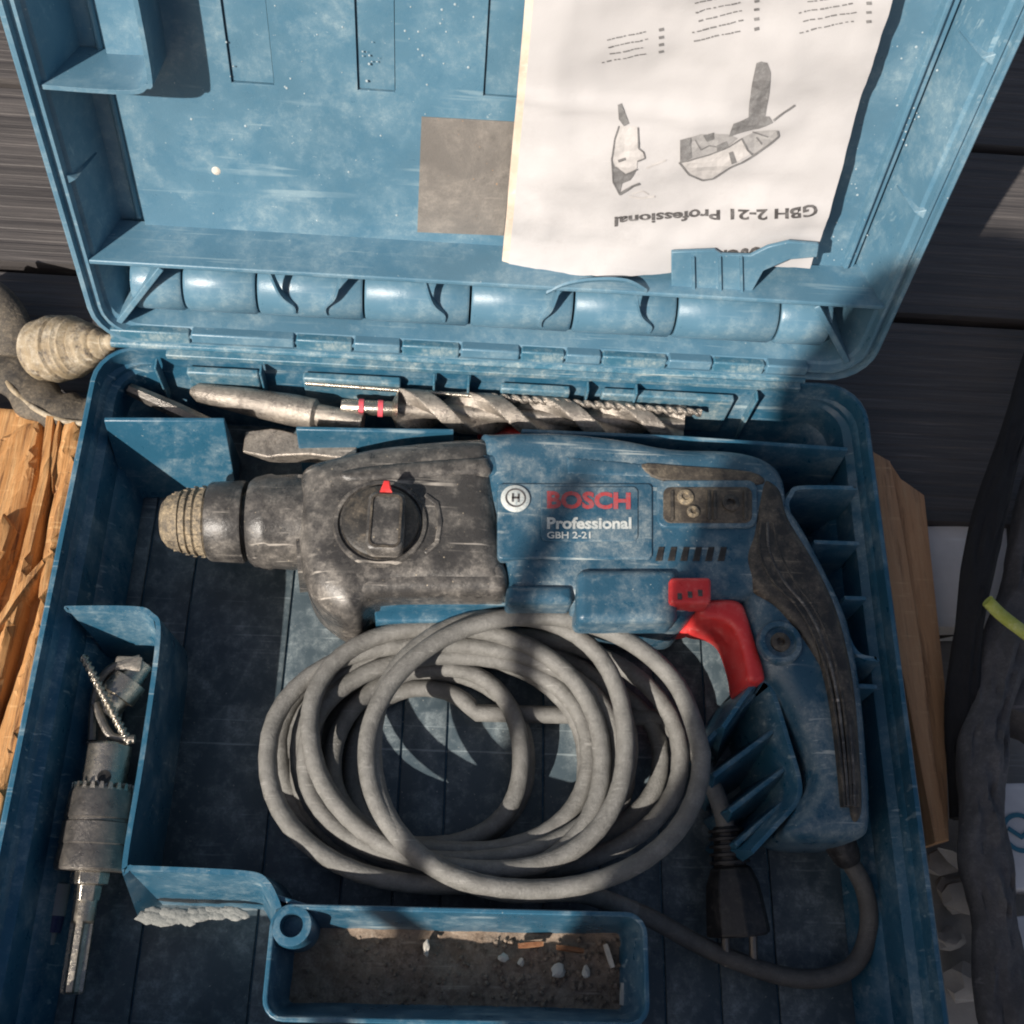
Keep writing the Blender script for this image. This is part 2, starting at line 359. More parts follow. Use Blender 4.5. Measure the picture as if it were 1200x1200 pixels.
tag(obj('dust', dm, M['dirt'], smooth=60), 'brown dust and grit covering the bottom of the small tray', 'dust', kind='stuff')
def lump(c, r, m, name='mortar_crumb', sq=(1, 1, 1), seed=0, par=None):
    bm = bmesh.new(); bmesh.ops.create_icosphere(bm, subdivisions=2, radius=1)
    mb = MB(); vs = [Vector(c) + Vector((v.co.x * sq[0], v.co.y * sq[1], v.co.z * sq[2])) * r * (1 + .5 * noise.noise(v.co * 1.3 + Vector((seed, seed * 2, 0))) + .25 * noise.noise(v.co * 3.1 + Vector((seed, 4, 0)))) for v in bm.verts]
    mb.add(vs, [tuple(v.index for v in f.verts) for f in bm.faces]); bm.free()
    return obj(name, mb, m, par, smooth=25)
for i, (a, c_, r, sq, lab) in enumerate(((655, 1138, .0024, (1.3, 1.2, .9), 'largest pale mortar crumb on the brown dust in the tray'), (687, 1139, .0020, (.8, 1.4, .9), 'narrow pale mortar crumb near the right end of the tray dust'),
        (590, 1122, .0018, (1.3, 1, 1), 'small pale mortar crumb left of the rusty flakes in the tray'), (611, 1128, .0016, (1, 1.1, 1), 'tiny pale mortar crumb just below the rusty flakes in the tray'), (500, 1110, .0022, (.6, 1.8, 1), 'thin pale sliver at the back wall of the tray, left of the others'))):
    q = U(a, c_, -.030); tag(lump(q, r, M['mortar'], sq=sq, seed=i), lab, 'crumb', 'pale crumbs in the tray')
for i, (a, c_, l_, an, lab) in enumerate(((622, 1107, .011, .1, 'long rusty flake lying at the back of the tray'), (668, 1112, .012, -.12, 'rusty splinter at the right of the long flake in the tray'), (714, 1120, .010, 1.9, 'pale brown chip standing near the right end of the tray'), (730, 1165, .009, 1.5, 'lower pale chip against the right wall of the tray'))):
    q = U(a, c_, -.029); mb = MB(); d_ = Vector((math.cos(an), math.sin(an), .1)); n_ = Vector((-d_.y, d_.x, 0)); hh = .0014
    mb.rings([[q + d_ * s_ * l_ + n_ * a2 * (hh * (1 - .5 * abs(s_))) + Vector((0, 0, b2)) for a2, b2 in ((-1, -.0012), (1, -.0012), (.8, .0012), (-.6, .0015))] for s_ in (-.5, -.2, .25, .5)])
    tag(obj('rust_flake' if i < 2 else 'wood_chip', mb, M['rust'] if i < 2 else M['mortar'], smooth=0), lab, 'flake' if i < 2 else 'chip')
mb = MB(); random.seed(9)
for k in range(260):
    fx = random.random() ** .6; xx = tx0 + .006 + (tx1 - tx0 - .012) * fx; yy = ty1 + .004 + (ty0 - ty1 - .012) * random.random(); r_ = random.uniform(.0003, .0009) * (1 + fx)
    bm = bmesh.new(); bmesh.ops.create_icosphere(bm, subdivisions=1, radius=1)
    zq = -.0335 + .006 * max(0, fx - .55) ** 1.5
    mb.add([Vector((xx, yy, zq)) + v.co * r_ * (1 + .4 * noise.noise(v.co * 1.5 + Vector((k, 0, 0)))) for v in bm.verts], [tuple(v.index for v in f.verts) for f in bm.faces]); bm.free()
tag(obj('grit', mb, M['dirt'], smooth=0), 'fine brown grit scattered over the dust in the small tray', 'grit', kind='stuff')
# pale mortar smear on the ledge
mb = MB(); random.seed(3)
for k in range(110):
    t = random.random(); q = U(172 + 118 * t, 1069 + random.uniform(-3, 6) + (7 if .1 < t < .55 else 0) * random.random(), -.040); r_ = random.uniform(.0008, .0022) * (1.3 if t < .55 else .8)
    bm = bmesh.new(); bmesh.ops.create_icosphere(bm, subdivisions=2, radius=1)
    mb.add([q + Vector((v.co.x * 1.7, v.co.y * 1.0, v.co.z * .45)) * r_ * (1 + .4 * noise.noise(v.co * 1.5 + Vector((k, 0, 0)))) for v in bm.verts], [tuple(v.index for v in f.verts) for f in bm.faces]); bm.free()
tag(obj('mortar_residue', mb, M['crust'], shell, smooth=40, label='pale mortar crusted at the foot of the divider'), kind='stuff')

# back wall of the lower shell: panels and hinge
def bx(mb, x0, x1, y0, y1, z0, z1): mb.box((x0, y0, z0), (x1, y1, z1))
def BX(pxx, row=440): return U(pxx, row, -.01)[0]
for x0, x1 in ((218, 303), (355, 470), (587, 668), (705, 858)):
    mb = MB(); bx(mb, BX(x0), BX(x1), -.0090, -.0045, -.044, -.009)
    obj('back_panel', mb, M['hinge'], shell, bevel=.001)
for x0 in (183, 306, 508, 548, 686, 742, 880):
    mb = MB(); bx(mb, BX(x0), BX(x0) + .0012, -.0105, -.0045, -.052, -.004); obj('back_rib', mb, M['hinge'], shell, bevel=.0004)
mb = MB(); bx(mb, -.165, .165, -.0052, -.0012, -.003, .0006); obj('back_ledge', mb, M['hinge'], shell, bevel=.0005)
# ---------------- lid
TL = lambda x, v, d: L(x, v, d)
LT = .318
def lring(x, v0, v1, r, d): return [L(a, c_, d) for a, c_ in rrect(-x, x, v0, v1, r)]
b = MB()
b.rings([lring(.186, .014, LT - .014, .014, .040), lring(.192, .008, LT - .008, .018, .037), lring(.196, .005, LT - .004, .02, .008), lring(.2, .001, LT, .022, .007), lring(.2, .001, LT, .022, .0006), lring(.1993, .0017, LT - .0007, .0215, 0),
         lring(.1975, .0035, LT - .0025, .02, 0), lring(.1970, .004, LT - .003, .0195, .003), lring(.1950, .006, LT - .005, .018, .003), lring(.1945, .0065, LT - .0055, .0175, .0005), lring(.1930, .008, LT - .007, .016, .0005),
         lring(.1922, .009, LT - .008, .0155, .004), lring(.1905, .0105, LT - .010, .015, .005), lring(.183, .018, LT - .018, .012, .0305)])
lid = obj('lid', b, M['lid'], case, smooth=30)
LDp = .030
def lrib(name, path, d0, d1=LDp, th=.002, da=.001, db=.001, m='lid', parent=None, bev=.0005):
    mb = MB(); wall(mb, path, d0, d1, th, da, db, T=TL); return obj(name, mb, M[m], parent or lid, smooth=30, bevel=bev)
# inner panel relief: raised field with sunk channels
chan = [(262, 318, 97), (413, 463, 106), (563, 612, 113)]
cuts = []
for a, c_, r in chan: cuts.append((UL(a + 5, r - 30, .026)[0], UL(c_, r - 30, .026)[0], UL(a, r, .026)[1]))
xs = [UL(132, 130, .027)[0]] + [q for c_ in cuts for q in c_[:2]] + [.181]
vbot = UL(300, 275, .027)[1]
xs[0] = -.171
mb = MB()
segs = []
for i in range(0, len(xs) - 1, 1):
    a, c_ = xs[i], xs[i + 1]
    if i % 2 == 1: v1 = cuts[i // 2][2]
    else: v1 = LT - .02
    segs.append((a, c_, v1))
poly = [(xs[0], vbot)]
poly.append((xs[-1], vbot)); poly.append((xs[-1], LT - .02))
for a, c_, v1 in reversed(segs):
    if v1 < LT - .03: poly += [(c_, LT - .02), (c_, v1), (a, v1), (a, LT - .02)]
poly.append((xs[0], LT - .02))
pn = MB(); 
pillow(pn, [(a, c_) for a, c_ in poly], .0265, .0300, .0001, 1, T=lambda x, v, d: L(x, v, .0565 - d), bottom=False)
obj('inner_panel', pn, M['lid'], lid, smooth=30, bevel=.0006)
for a, c_, v1 in cuts:
    f2 = MB(); f2.box((a + .0004, v1 + .0004, .0278), (c_ - .0004, LT - .0205, .0302), T=TL); obj('channel_floor', f2, M['lid'], lid, smooth=30)
M['droplet'] = mat('dried_droplet', (.36, .43, .46), .5)
drops = MB(); random.seed(5)
for cx_, cy_, sd_, n_ in ((1068, 140, 14, 26), (1070, 60, 22, 12), (985, 300, 16, 14), (520, 30, 30, 20), (300, 60, 40, 14), (1020, 220, 20, 14), (430, 80, 14, 10), (400, 230, 120, 30)):
    for k in range(n_):
        a, c_ = UL(random.gauss(cx_, sd_), random.gauss(cy_, sd_), .0262); rr_ = random.uniform(.0002, .0007)
        drops.rings([[L(a + rr_ * f_ * math.cos(t), c_ + rr_ * f_ * math.sin(t), .0266 - h_) for t in [pi / 3 * q for q in range(6)]] for f_, h_ in ((1, 0), (.8, .0003), (.2, .0004))])
tag(obj('paint_specks', drops, M['droplet'], lid), kind='stuff')
a, c_ = UL(253, 201, .026); f2 = MB(); f2.rings([[L(a + .0022 * f_ * math.cos(t), c_ + .0024 * f_ * math.sin(t), .0266 - h_) for t in [pi / 6 * q for q in range(12)]] for f_, h_ in ((1, 0), (.8, .0004), (.2, .0006))]); obj('paint_spot', f2, M['mortar'], lid)

# lower shelf of the lid
vs_ = UL(560, 331, .001)[1]; vsb = vs_ - .002
mb = MB()
mb.rings([[L(x, vs_ - .0024, .0008), L(x, vs_, .0008), L(x, vs_ + .003, LDp - .001), L(x, vs_ - .006, LDp - .001)] for x in (-.193, -.12, 0, .12, .193)])
obj('shelf', mb, M['lid'], lid, smooth=30, bevel=.0006)
# upper left compartment in lid
q = [UL(45, 100, .0)[0], UL(160, 112, 0)[0]]; vb = UL(150, 112, 0.0)[1]
xr = UL(172, 80, 0)[0]
lrib('lid_divider', cat([(-.193, vb, 0), (xr - .012, vb, 0), (xr - .003, vb + .003, 0), (xr, vb + .012, 0), (xr, vb + .08, 0), (xr, LT - .01, 0)], 5), .002, da=.002, db=.001)
# small catches on the side walls
v_ = UL(70, 212, 0.001)[1]
for sx, v__ in ((-1, v_), (1, v_ + .01), (1, v_ + .085)):
    mb = MB(); mb.rings([[L(sx * .1945, v__ - .003, .001), L(sx * .1885, v__, .003), L(sx * .1945, v__ + .004, .001)], [L(sx * .1935, v__ - .003, .020), L(sx * .184, v__, .024), L(sx * .1935, v__ + .004, .020)]])
    obj('side_catch', mb, M['lid'], lid, bevel=.0004)
# right side trough lines
for xx in (.186,):
    lrib('side_rib', [(xx - .010, vs_ + .004), (xx - .011, LT - .02)], .0225, da=.002, db=.002)
lrib('side_rib', [(-.1745, vs_ + .004), (-.1745, LT - .02)], .0285, th=.0012)
# gussets under the shelf in both corners
for sx in (-1, 1):
    lrib('corner_gusset', [(sx * .187, .013), (sx * .160, vs_ - .004)], .002, th=.003)
# hinge barrels: rounded segments
mb_ends = [217 - 60, 217, 302, 426, 551, 673, 796, 920, 985]
bxs = [UL(a, 360, 0.006)[0] for a in mb_ends]
for a, c_ in zip(bxs, bxs[1:]):
    mb = MB(); R = []
    for x, sc in ((a + .0006, .93), (a + .002, 1), (c_ - .002, 1), (c_ - .0006, .93)):
        R.append([L(x, .0285 + .0150 * sc * math.cos(t), .0190 - .0145 * sc * math.sin(t)) for t in [pi * k / 14 for k in range(-2, 17)]])
    mb.rings(R); obj('hinge_barrel', mb, M['lid'], lid, smooth=40)
for a in [(b0 + b1) / 2 + o_ for b0, b1 in zip(bxs[1:], bxs[2:]) for o_ in (-.012, .014)]:
    lrib('barrel_rib', [(a, .0115), (a + .0012, vs_ - .003)], .0042, th=.0011, bev=.0003) if random.random() < .0 else None
# curved clips arching from the shelf down to the barrels
for a, c_, s_ in ((345, 318, 1), (382, 400, -1), (520, 497, 1), (635, 655, -1), (765, 745, 1)):
    xa = UL(a, 372, .003)[0]; xc = UL(c_, 345, .001)[0]
    mb = MB(); pts = cat([(xa, .0235, .0045), (xa, .030, .0025), (xc + (xa - xc) * .4, .038, .0012), (xc, vs_ - .001, .0012)], 5)
    mb.rings([[L(p[0] - .0006, p[1], p[2] - .0002), L(p[0] + .0006, p[1], p[2] - .0002), L(p[0] + .0006, p[1], p[2] + .0045), L(p[0] - .0006, p[1], p[2] + .0045)] for p in pts])
    obj('shelf_clip', mb, M['lid'], lid)
# knuckle rows of the hinge
kx = [128, 223, 345, 413, 470, 540, 612, 666, 710, 790, 845, 910, 963]
kk = [UL(a, 395, 0)[0] for a in kx]
for i, (a, c_) in enumerate(zip(kk, kk[1:])):
    mb = MB(); up = i % 2
    v0, v1, d0 = (.0045, .0105, -.0007) if up else (.0020, .0100, .0001)
    mb.box((a + .0004, v0, d0), (c_ - .0004, v1, .008), T=TL); obj('hinge_knuckle', mb, M['lid' if up else 'hinge'], lid, bevel=.0009)
mb = MB(); R = []
for x in (kk[0], kk[-1]): R.append([Vector((x, .001 + .0024 * math.cos(t), .0002 + .0024 * math.sin(t))) for t in [2 * pi * k / 14 for k in range(14)]])
mb.rings(R); obj('hinge_pin_cover', mb, M['hinge'], shell, smooth=40)
mb = MB(); pts = [UL(a, r, .001) for a, r in ((640, 344), (665, 333), (700, 328), (735, 330), (758, 342))]
R = [[L(p[0], p[1] + .0004, .0004), L(p[0], p[1] + .0016, .0010), L(p[0], p[1] - .0008, .0024), L(p[0], p[1] - .0012, .0010)] for p in [(q.x, q.y) for q in cat([(*p, 0) for p in pts], 5)]]
mb.rings(R); obj('shelf_bead', mb, M['lid'], lid)
# worn label on the lid
q = [UL(a, r, .026) for a, r in ((494, 137), (604, 143), (590, 276), (489, 272))]
mb = MB(); poly = [(a, c_) for a, c_ in q]; mb.rings([[L(a, c_, .0264) for a, c_ in poly], [L(a, c_, .0259) for a, c_ in poly]])
obj('worn_label', mb, M['label'], lid, smooth=0, label='blank worn grey foil label')
# clip bracket holding the booklet
def lp(pts, d): return [UL(a, r, d) for a, r in pts]
mb = MB()
cl = lp([(787, 345), (787, 296), (838, 294), (846, 299), (880, 300), (900, 290), (925, 284), (960, 287), (958, 302), (925, 305), (895, 318), (880, 345)], .006)
R = []
mb.rings([[L(a, c_, .0062) for a, c_ in cl], [L(a, c_, .0085) for a, c_ in cl]])
clip = obj('booklet_clip', mb, M['lid'], lid, smooth=20, bevel=.0005)
for a in (812, 843, 868):
    q0 = UL(a, 300, .006); q1 = UL(a + 1, 343, .006)
    mb = MB(); wall(mb, [q0, q1], .0045, .008, .0012, .0003, .0003, T=TL); obj('clip_rib', mb, M['lid'], clip)

# ================================================================== MANUAL
MD = .011
BLc = UL(592, 321, MD); TLc = UL(627, -60, MD); TRc = UL(1062, -60, MD); BRc = UL(950, 318, MD)
def paper(u, v, lift=0):
    a = Vector((*BLc, 0)).lerp(Vector((*BRc, 0)), u); b_ = Vector((*TLc, 0)).lerp(Vector((*TRc, 0)), u); p = a.lerp(b_, v)
    wv = .55 * .0018 * math.sin(v * 9 + u * 3) * (1 - .3 * u) + .0012 * math.sin(u * 7 - v * 12 + 1) + .0015 * noise.noise(Vector((u * 4, v * 4, 0))) - .004 * max(0, .25 - v) * math.sin(u * 5.5) * 2
    edge = .006 * max(0, .1 - u) * 5
    crumple = .0016 * noise.noise(Vector((u * 2.2 + v * 3, v * 9, 4))) + .0009 * noise.noise(Vector((u * 11, v * 14 + u * 8, 9))) + .0006 * noise.noise(Vector((u * 30, v * 34, 2)))
    crease = crumple - .0022 * math.exp(-((v - .60 + .10 * u) / .02) ** 2) * (1 - u)
    return L(p.x, p.y + .0, MD + wv + edge + crease - lift)
man = thing('instruction_manual', paper(.5, .4), 'white printed instruction booklet stuck upside down in the open lid', 'booklet')
def sheet(mb, f0, f1, nu=40, nv=50, u0=0, u1=1, v0=0, v1=1, bot=None):
    vs = []; fs = []
    for k_, f_ in ((0, f0), (1, f1)):
        for j in range(nv + 1):
            for i in range(nu + 1):
                u = u0 + (u1 - u0) * i / nu; v = v0 + (v1 - v0) * j / nv
                vs.append(paper(u, v, f_))
    K = (nu + 1) * (nv + 1)
    for j in range(nv):
        for i in range(nu):
            a = j * (nu + 1) + i; q = (a, a + 1, a + nu + 2, a + nu + 1); fs += [q, tuple(K + t for t in reversed(q))]
    bd = [i for i in range(nu + 1)] + [j * (nu + 1) + nu for j in range(1, nv + 1)] + [nv * (nu + 1) + i for i in range(nu - 1, -1, -1)] + [j * (nu + 1) for j in range(nv - 1, 0, -1)]
    for a, b_ in zip(bd, bd[1:] + bd[:1]): fs.append((a, b_, K + b_, K + a))
    mb.add(vs, fs)
mb = MB(); sheet(mb, .0003, 0.0, u0=0.01); obj('cover', mb, M['paper'], man, smooth=60)
mb = MB(); sheet(mb, -.0002, -.0028, u0=-.012, u1=.985, v0=.006); obj('pages', mb, M['paperedge'], man, smooth=60)
# map a photo pixel to booklet u,v
def puv(a, r):
    x, v = UL(a, r, MD)
    # invert the bilinear quad numerically
    u, t = .5, .5
    for _ in range(25):
        def F(u, t):
            A = Vector(BLc).lerp(Vector(BRc), u); B = Vector(TLc).lerp(Vector(TRc), u); return A.lerp(B, t)
        e = Vector((x, v)) - F(u, t); du = (F(u + 1e-3, t) - F(u, t)) * 1e3; dt = (F(u, t + 1e-3) - F(u, t)) * 1e3
        det = du.x * dt.y - du.y * dt.x; u += (e.x * dt.y - e.y * dt.x) / det; t += (du.x * e.y - du.y * e.x) / det
    return u, t
def pprint(name, polys, m, lift=.0005):
    from mathutils.geometry import delaunay_2d_cdt
    mb = MB()
    for pl in polys:
        K = len(pl); pts = []
        for i in range(K):
            a, b_ = Vector(pl[i]), Vector(pl[(i + 1) % K]); m_ = max(1, int((b_ - a).length / 7)); pts += [a.lerp(b_, t / m_) for t in range(m_)]
        n_ = len(pts); x0 = min(p.x for p in pts); x1 = max(p.x for p in pts); y0 = min(p.y for p in pts); y1 = max(p.y for p in pts); ins = []
        if x1 - x0 > 8 and y1 - y0 > 8:
            yy = y0 + 3
            while yy < y1:
                xx = x0 + 3
                while xx < x1:
                    if inside((xx, yy), pts) and segdist((xx, yy), pts) > 2: ins.append(Vector((xx, yy)))
                    xx += 6
                yy += 6
        V2, E2, F2, *_ = delaunay_2d_cdt(pts + ins, [(i, (i + 1) % n_) for i in range(n_)], [], 1, 1e-4)
        mb.add([paper(*puv(p[0], p[1]), lift) for p in V2], [tuple(f) for f in F2])
    return obj(name, mb, M[m], man, smooth=0)
def stroke(pts, w_=2.0):
    o = []
    for (a, r), (c_, s_) in zip(pts, pts[1:]):
        d = Vector((c_ - a, s_ - r)).normalized(); n_ = Vector((-d.y, d.x)) * w_ / 2
        o.append([(a + n_.x, r + n_.y), (a - n_.x, r - n_.y), (c_ - n_.x, s_ - n_.y), (c_ + n_.x, s_ + n_.y)])
    return o
# printed picture: a tool with a side handle, and a second smaller one
def strips(pl, n=6):    # a long print split so that it follows the bent paper
    return [pl]
def Z(*q): return [(690 + a / 4.285, 50 + r / 4.285) for a, r in q]
pprint('printed_picture', [Z((840, 95), (865, 88), (895, 95), (910, 140), (905, 250), (885, 372), (800, 368), (805, 300), (820, 180))], 'grey2', .0008)
pprint('printed_picture', [Z((450, 580), (600, 545), (700, 505), (770, 470), (812, 552), (700, 612), (610, 682), (570, 686), (500, 650))], 'grey3', .0006)
pprint('printed_picture', [Z((455, 470), (560, 440), (690, 445), (745, 470), (700, 505), (600, 548), (455, 582)), Z((765, 470), (840, 440), (945, 435), (950, 470), (900, 512), (832, 556), (795, 530))], 'grey', .0008)
pprint('printed_picture', [Z((700, 458), (722, 388), (800, 365), (905, 368), (922, 395), (850, 425), (760, 440))], 'grey2', .0010)
pprint('printed_picture', [Z((455, 470), (510, 455), (515, 560), (455, 582)), Z((570, 445), (625, 435), (628, 470), (590, 482)), Z((640, 500), (690, 480), (700, 505), (640, 530)), Z((700, 540), (720, 533), (740, 590), (715, 600))], 'grey2', .0010)
pprint('printed_picture', stroke(Z((450, 580), (500, 650), (570, 688), (620, 682), (700, 620), (830, 556), (905, 512), (952, 470), (945, 436)), 2.2) + stroke(Z((455, 580), (600, 548), (700, 508), (765, 470)), 1.6) + stroke(Z((765, 470), (795, 530), (820, 555)), 2) + stroke(Z((925, 385), (1035, 315)), 2.2) + stroke(Z((530, 470), (560, 520), (600, 500), (660, 510)), 1.4) + stroke(Z((840, 470), (870, 510)), 1.6) + stroke(Z((820, 440), (900, 470)), 1.6), 'grey2', .0012)
pprint('printed_picture', [Z((145, 310), (165, 305), (202, 400), (175, 412), (150, 380)), Z((112, 560), (130, 600), (180, 640), (240, 610), (205, 672), (165, 690), (152, 742), (120, 680))], 'grey2', .0008)
pprint('printed_picture', [Z((150, 410), (245, 415), (245, 510), (270, 530), (280, 560), (240, 572), (240, 608), (180, 640), (130, 600), (112, 560), (130, 470))], 'grey3', .0006)
pprint('printed_picture', stroke(Z((150, 742), (250, 685)), 3.2) + stroke(Z((145, 572), (182, 560)), 3) + stroke(Z((245, 415), (247, 510), (272, 530), (280, 560), (240, 572)), 1.6) + stroke(Z((150, 410), (128, 470), (112, 560), (120, 680), (152, 742)), 1.6) + stroke(Z((130, 600), (180, 640), (240, 610)), 1.5), 'grey2', .0011)
pprint('printed_picture', stroke(Z((285, 610), (385, 570)), 2) + stroke(Z((200, 760), (260, 775), (330, 765)), 2.5) + stroke(Z((215, 750), (270, 735), (300, 755)), 1.5), 'grey3', .0007)
# columns of small unreadable print
rows = []
for (a0, a1, r0, n_, dx_) in ((698, 768, 50, 4, 0), (805, 880, 6, 5, 0), (935, 1010, -6, 5, 0)):
    for i in range(n_):
        r_ = r0 + i * (9 if r0 > 40 else 11); x = a0 + random.uniform(0, 18); tot = 0
        while x < a1 - 12:
            l_ = random.uniform(2.5, 8); rr = r_ - (x - a0) * .22
            rows += stroke([(x, rr), (x + l_, rr - l_ * .2)], random.uniform(1.2, 1.9)); x += l_ + random.choice((1, 1.4, 3))
        rows += stroke([(a1 + 4, r_ - 15), (a1 + 10, r_ - 16)], 3.4)
pprint('printed_text', rows, 'grey2', .0007)
def text_mesh(body, bold=0.0):
    cu = bpy.data.curves.new('t', 'FONT'); cu.body = body; cu.offset = bold; cu.resolution_u = 3
    o = bpy.data.objects.new('t', cu); C.objects.link(o); dg = bpy.context.evaluated_depsgraph_get(); me = bpy.data.meshes.new_from_object(o.evaluated_get(dg))
    vs = [v.co.copy() for v in me.vertices]; fs = [tuple(p.vertices) for p in me.polygons]; bpy.data.objects.remove(o); bpy.data.meshes.remove(me); bpy.data.curves.remove(cu)
    x0 = min(v.x for v in vs); x1 = max(v.x for v in vs); y0 = min(v.y for v in vs); y1 = max(v.y for v in vs)
    return [((v.x - x0) / (x1 - x0), (v.y - y0) / (y1 - y0)) for v in vs], fs
def printed(name, body, corners, fn, m, parent, bold=.02):
    """corners in photo pixels: baseline-left, baseline-right, top-right, top-left; fn lays a pixel on the surface"""
    vs, fs = text_mesh(body, bold); mb = MB(); c0, c1, c2, c3 = (Vector(c_) for c_ in corners)
    mb.add([fn(*(c0.lerp(c1, a).lerp(c3.lerp(c2, a), b_))) for a, b_ in vs], fs); return obj(name, mb, M[m], parent, smooth=0)
printed('printed_title', 'GBH 2-21 Professional', ((957, 236), (720, 253), (720, 265), (957, 249)), lambda a, r: paper(*puv(a, r), .0007), 'ink', man, .03)
printed('printed_brand', 'BOSCH', ((905, 287), (838, 292), (838, 312), (905, 307)), lambda a, r: paper(*puv(a, r), .0007), 'ink', man, .03)

# ================================================================== DRILL
drill = thing('rotary_hammer', U(600, 620, -.05), 'dusty blue and black corded rotary hammer lying on its side in the open case', 'power drill')
ZC = -.018
def T_(): pass
# front chuck
ca = U(192, 611, ZC); cb = U(362, 612, ZC + .001)
ax = (cb - ca); AL = ax.length; axd = ax.normalized()
def ly(frac): return ca + axd * AL * frac
mb = MB(); mb.lathe(ca, cb, [(0, .004), (.0, .0098), (.0025, .0128), (.008, .0150), (.0095, .0158), (.0100, .0150), (.0130, .0165), (.0138, .0155), (.0165, .0172), (.0175, .0163), (.0215, .0177), (.0225, .0170)], 40)
tipz = obj('chuck_tip', mb, M['tan'], drill, smooth=40, label='mortar-caked chuck nose')
for k in range(10):
    pass
mb = MB(); mb.lathe(ca, cb, [(.0225, .0170), (.0228, .0190), (.024, .0198), (.039, .0206), (.0402, .0200), (.0403, .015), (.0425, .015), (.0428, .0205), (.045, .0222), (.050, .0236), (.0525, .0240), (.0545, .0232), (.064, .0240), (.066, .0236), (.072, .0236)], 48)
obj('chuck_sleeve', mb, M['black'], drill, smooth=40)
mb = MB()
for k in range(16):
    t = 2 * pi * k / 16; u_ = axd.orthogonal().normalized(); w_ = axd.cross(u_)
    for d_, r_ in ((.006, .0140), (.0118, .0160), (.0155, .0168), (.0195, .0172)):
        c_ = ca + axd * d_ + (u_ * math.cos(t) + w_ * math.sin(t)) * r_
        bm = [c_ + axd * a_ + (u_ * math.cos(t + b_) + w_ * math.sin(t + b_)) * h_ for a_ in (-.0010, .0010) for b_, h_ in ((-.07, 0), (.07, 0), (.07, .0007), (-.07, .0007))]
        mb.add(bm, [(0, 1, 2, 3), (7, 6, 5, 4), (0, 4, 5, 1), (1, 5, 6, 2), (2, 6, 7, 3), (3, 7, 4, 0)])
obj('sleeve_knurl', mb, M['tan'], tipz, smooth=0)
# gear housing
def sm(pts, z, n=5): return [(q.x, q.y) for q in cat([(*a, 0) for a in p2(pts, z)], n, True)]
ZT = .012
gear = MB(); gp = sm([(353, 575), (362, 556), (392, 546), (440, 535), (500, 528), (560, 524), (577, 530), (582, 600), (592, 660), (596, 700), (570, 708), (500, 708), (440, 712), (420, 730), (396, 728), (370, 708), (357, 680), (352, 640)], ZC + .012)
pillow(gear, gp, -.048, ZT + .001, .015, 7); gh = obj('gear_housing', gear, M['black'], drill, smooth=50)
# raised belt and side plates on the gear housing
mb = MB(); q = sm([(380, 668), (440, 660), (560, 663), (590, 668), (592, 700), (560, 703), (450, 704), (400, 708), (376, 695)], ZC + .018, 4); pillow(mb, q, -.03, ZT - .001, .007, 5); obj('lower_rail', mb, M['black'], gh, smooth=50)
mb = MB(); q = sm([(400, 552), (460, 543), (560, 536), (572, 541), (572, 556), (520, 560), (440, 566), (405, 566)], ZT, 4); pillow(mb, q, -.01, ZT + .0026, .004, 4); obj('upper_rail', mb, M['black'], gh, smooth=50)
mb = MB(); wall(mb, p2([(352, 556), (349, 612), (352, 668)], ZT - .012), ZT - .012, -.03, .0025, .002, .002); obj('front_collar', mb, M['black'], gh)
# mode knob
kc = U(446, 613, ZT + .001); kz = Vector((0, 0, 1))
mb = MB(); mb.lathe(kc - kz * .004, kc + kz, [(0, .0228), (.0040, .0224), (.0052, .0216), (.0052, .0200), (.0036, .0190), (.0036, .0)], 48); knob = obj('knob_ring', mb, M['black'], gh, smooth=40)
mb = MB(); mb.lathe(kc, kc + kz, [(0, .0183), (.0030, .0180), (.0040, .0168), (.0040, 0)], 40); kb = obj('mode_knob', mb, M['rubber'], gh, smooth=40)
ko = U(452, 612, ZT + .010)
mb = MB(); q = rrect(ko.x - .0088, ko.x + .0088, ko.y - .0150, ko.y + .0150, .004, 4); pillow(mb, q, kc.z + .003, kc.z + .0115, .0025, 4, bottom=False); kg = obj('knob_grip', mb, M['black'], kb, smooth=40)
mb = MB(); q = rrect(ko.x - .0068, ko.x + .0068, ko.y - .0130, ko.y + .0125, .003, 4); wall(mb, q, kc.z + .0122, kc.z + .011, .0010, 0, 0, close=True); obj('grip_edge', mb, M['grime'], kb)
ro = U(453, 576, ZT + .0085)
mb = MB(); pillow(mb, [(ro.x - .0028, ro.y - .002), (ro.x + .0028, ro.y - .002), (ro.x + .0013, ro.y + .0035), (ro.x - .0013, ro.y + .0035)], kc.z + .006, kc.z + .0125, .0008, 2); obj('red_pointer', mb, M['red'], kb)
mb = MB(); wall(mb, p2([(498, 580), (512, 590), (516, 612), (512, 636), (498, 648)], ZT + .001), ZT + .0018, ZT - .002, .0020, .0008, .0008); obj('moulded_arc', mb, M['black'], gh, bevel=.0004)
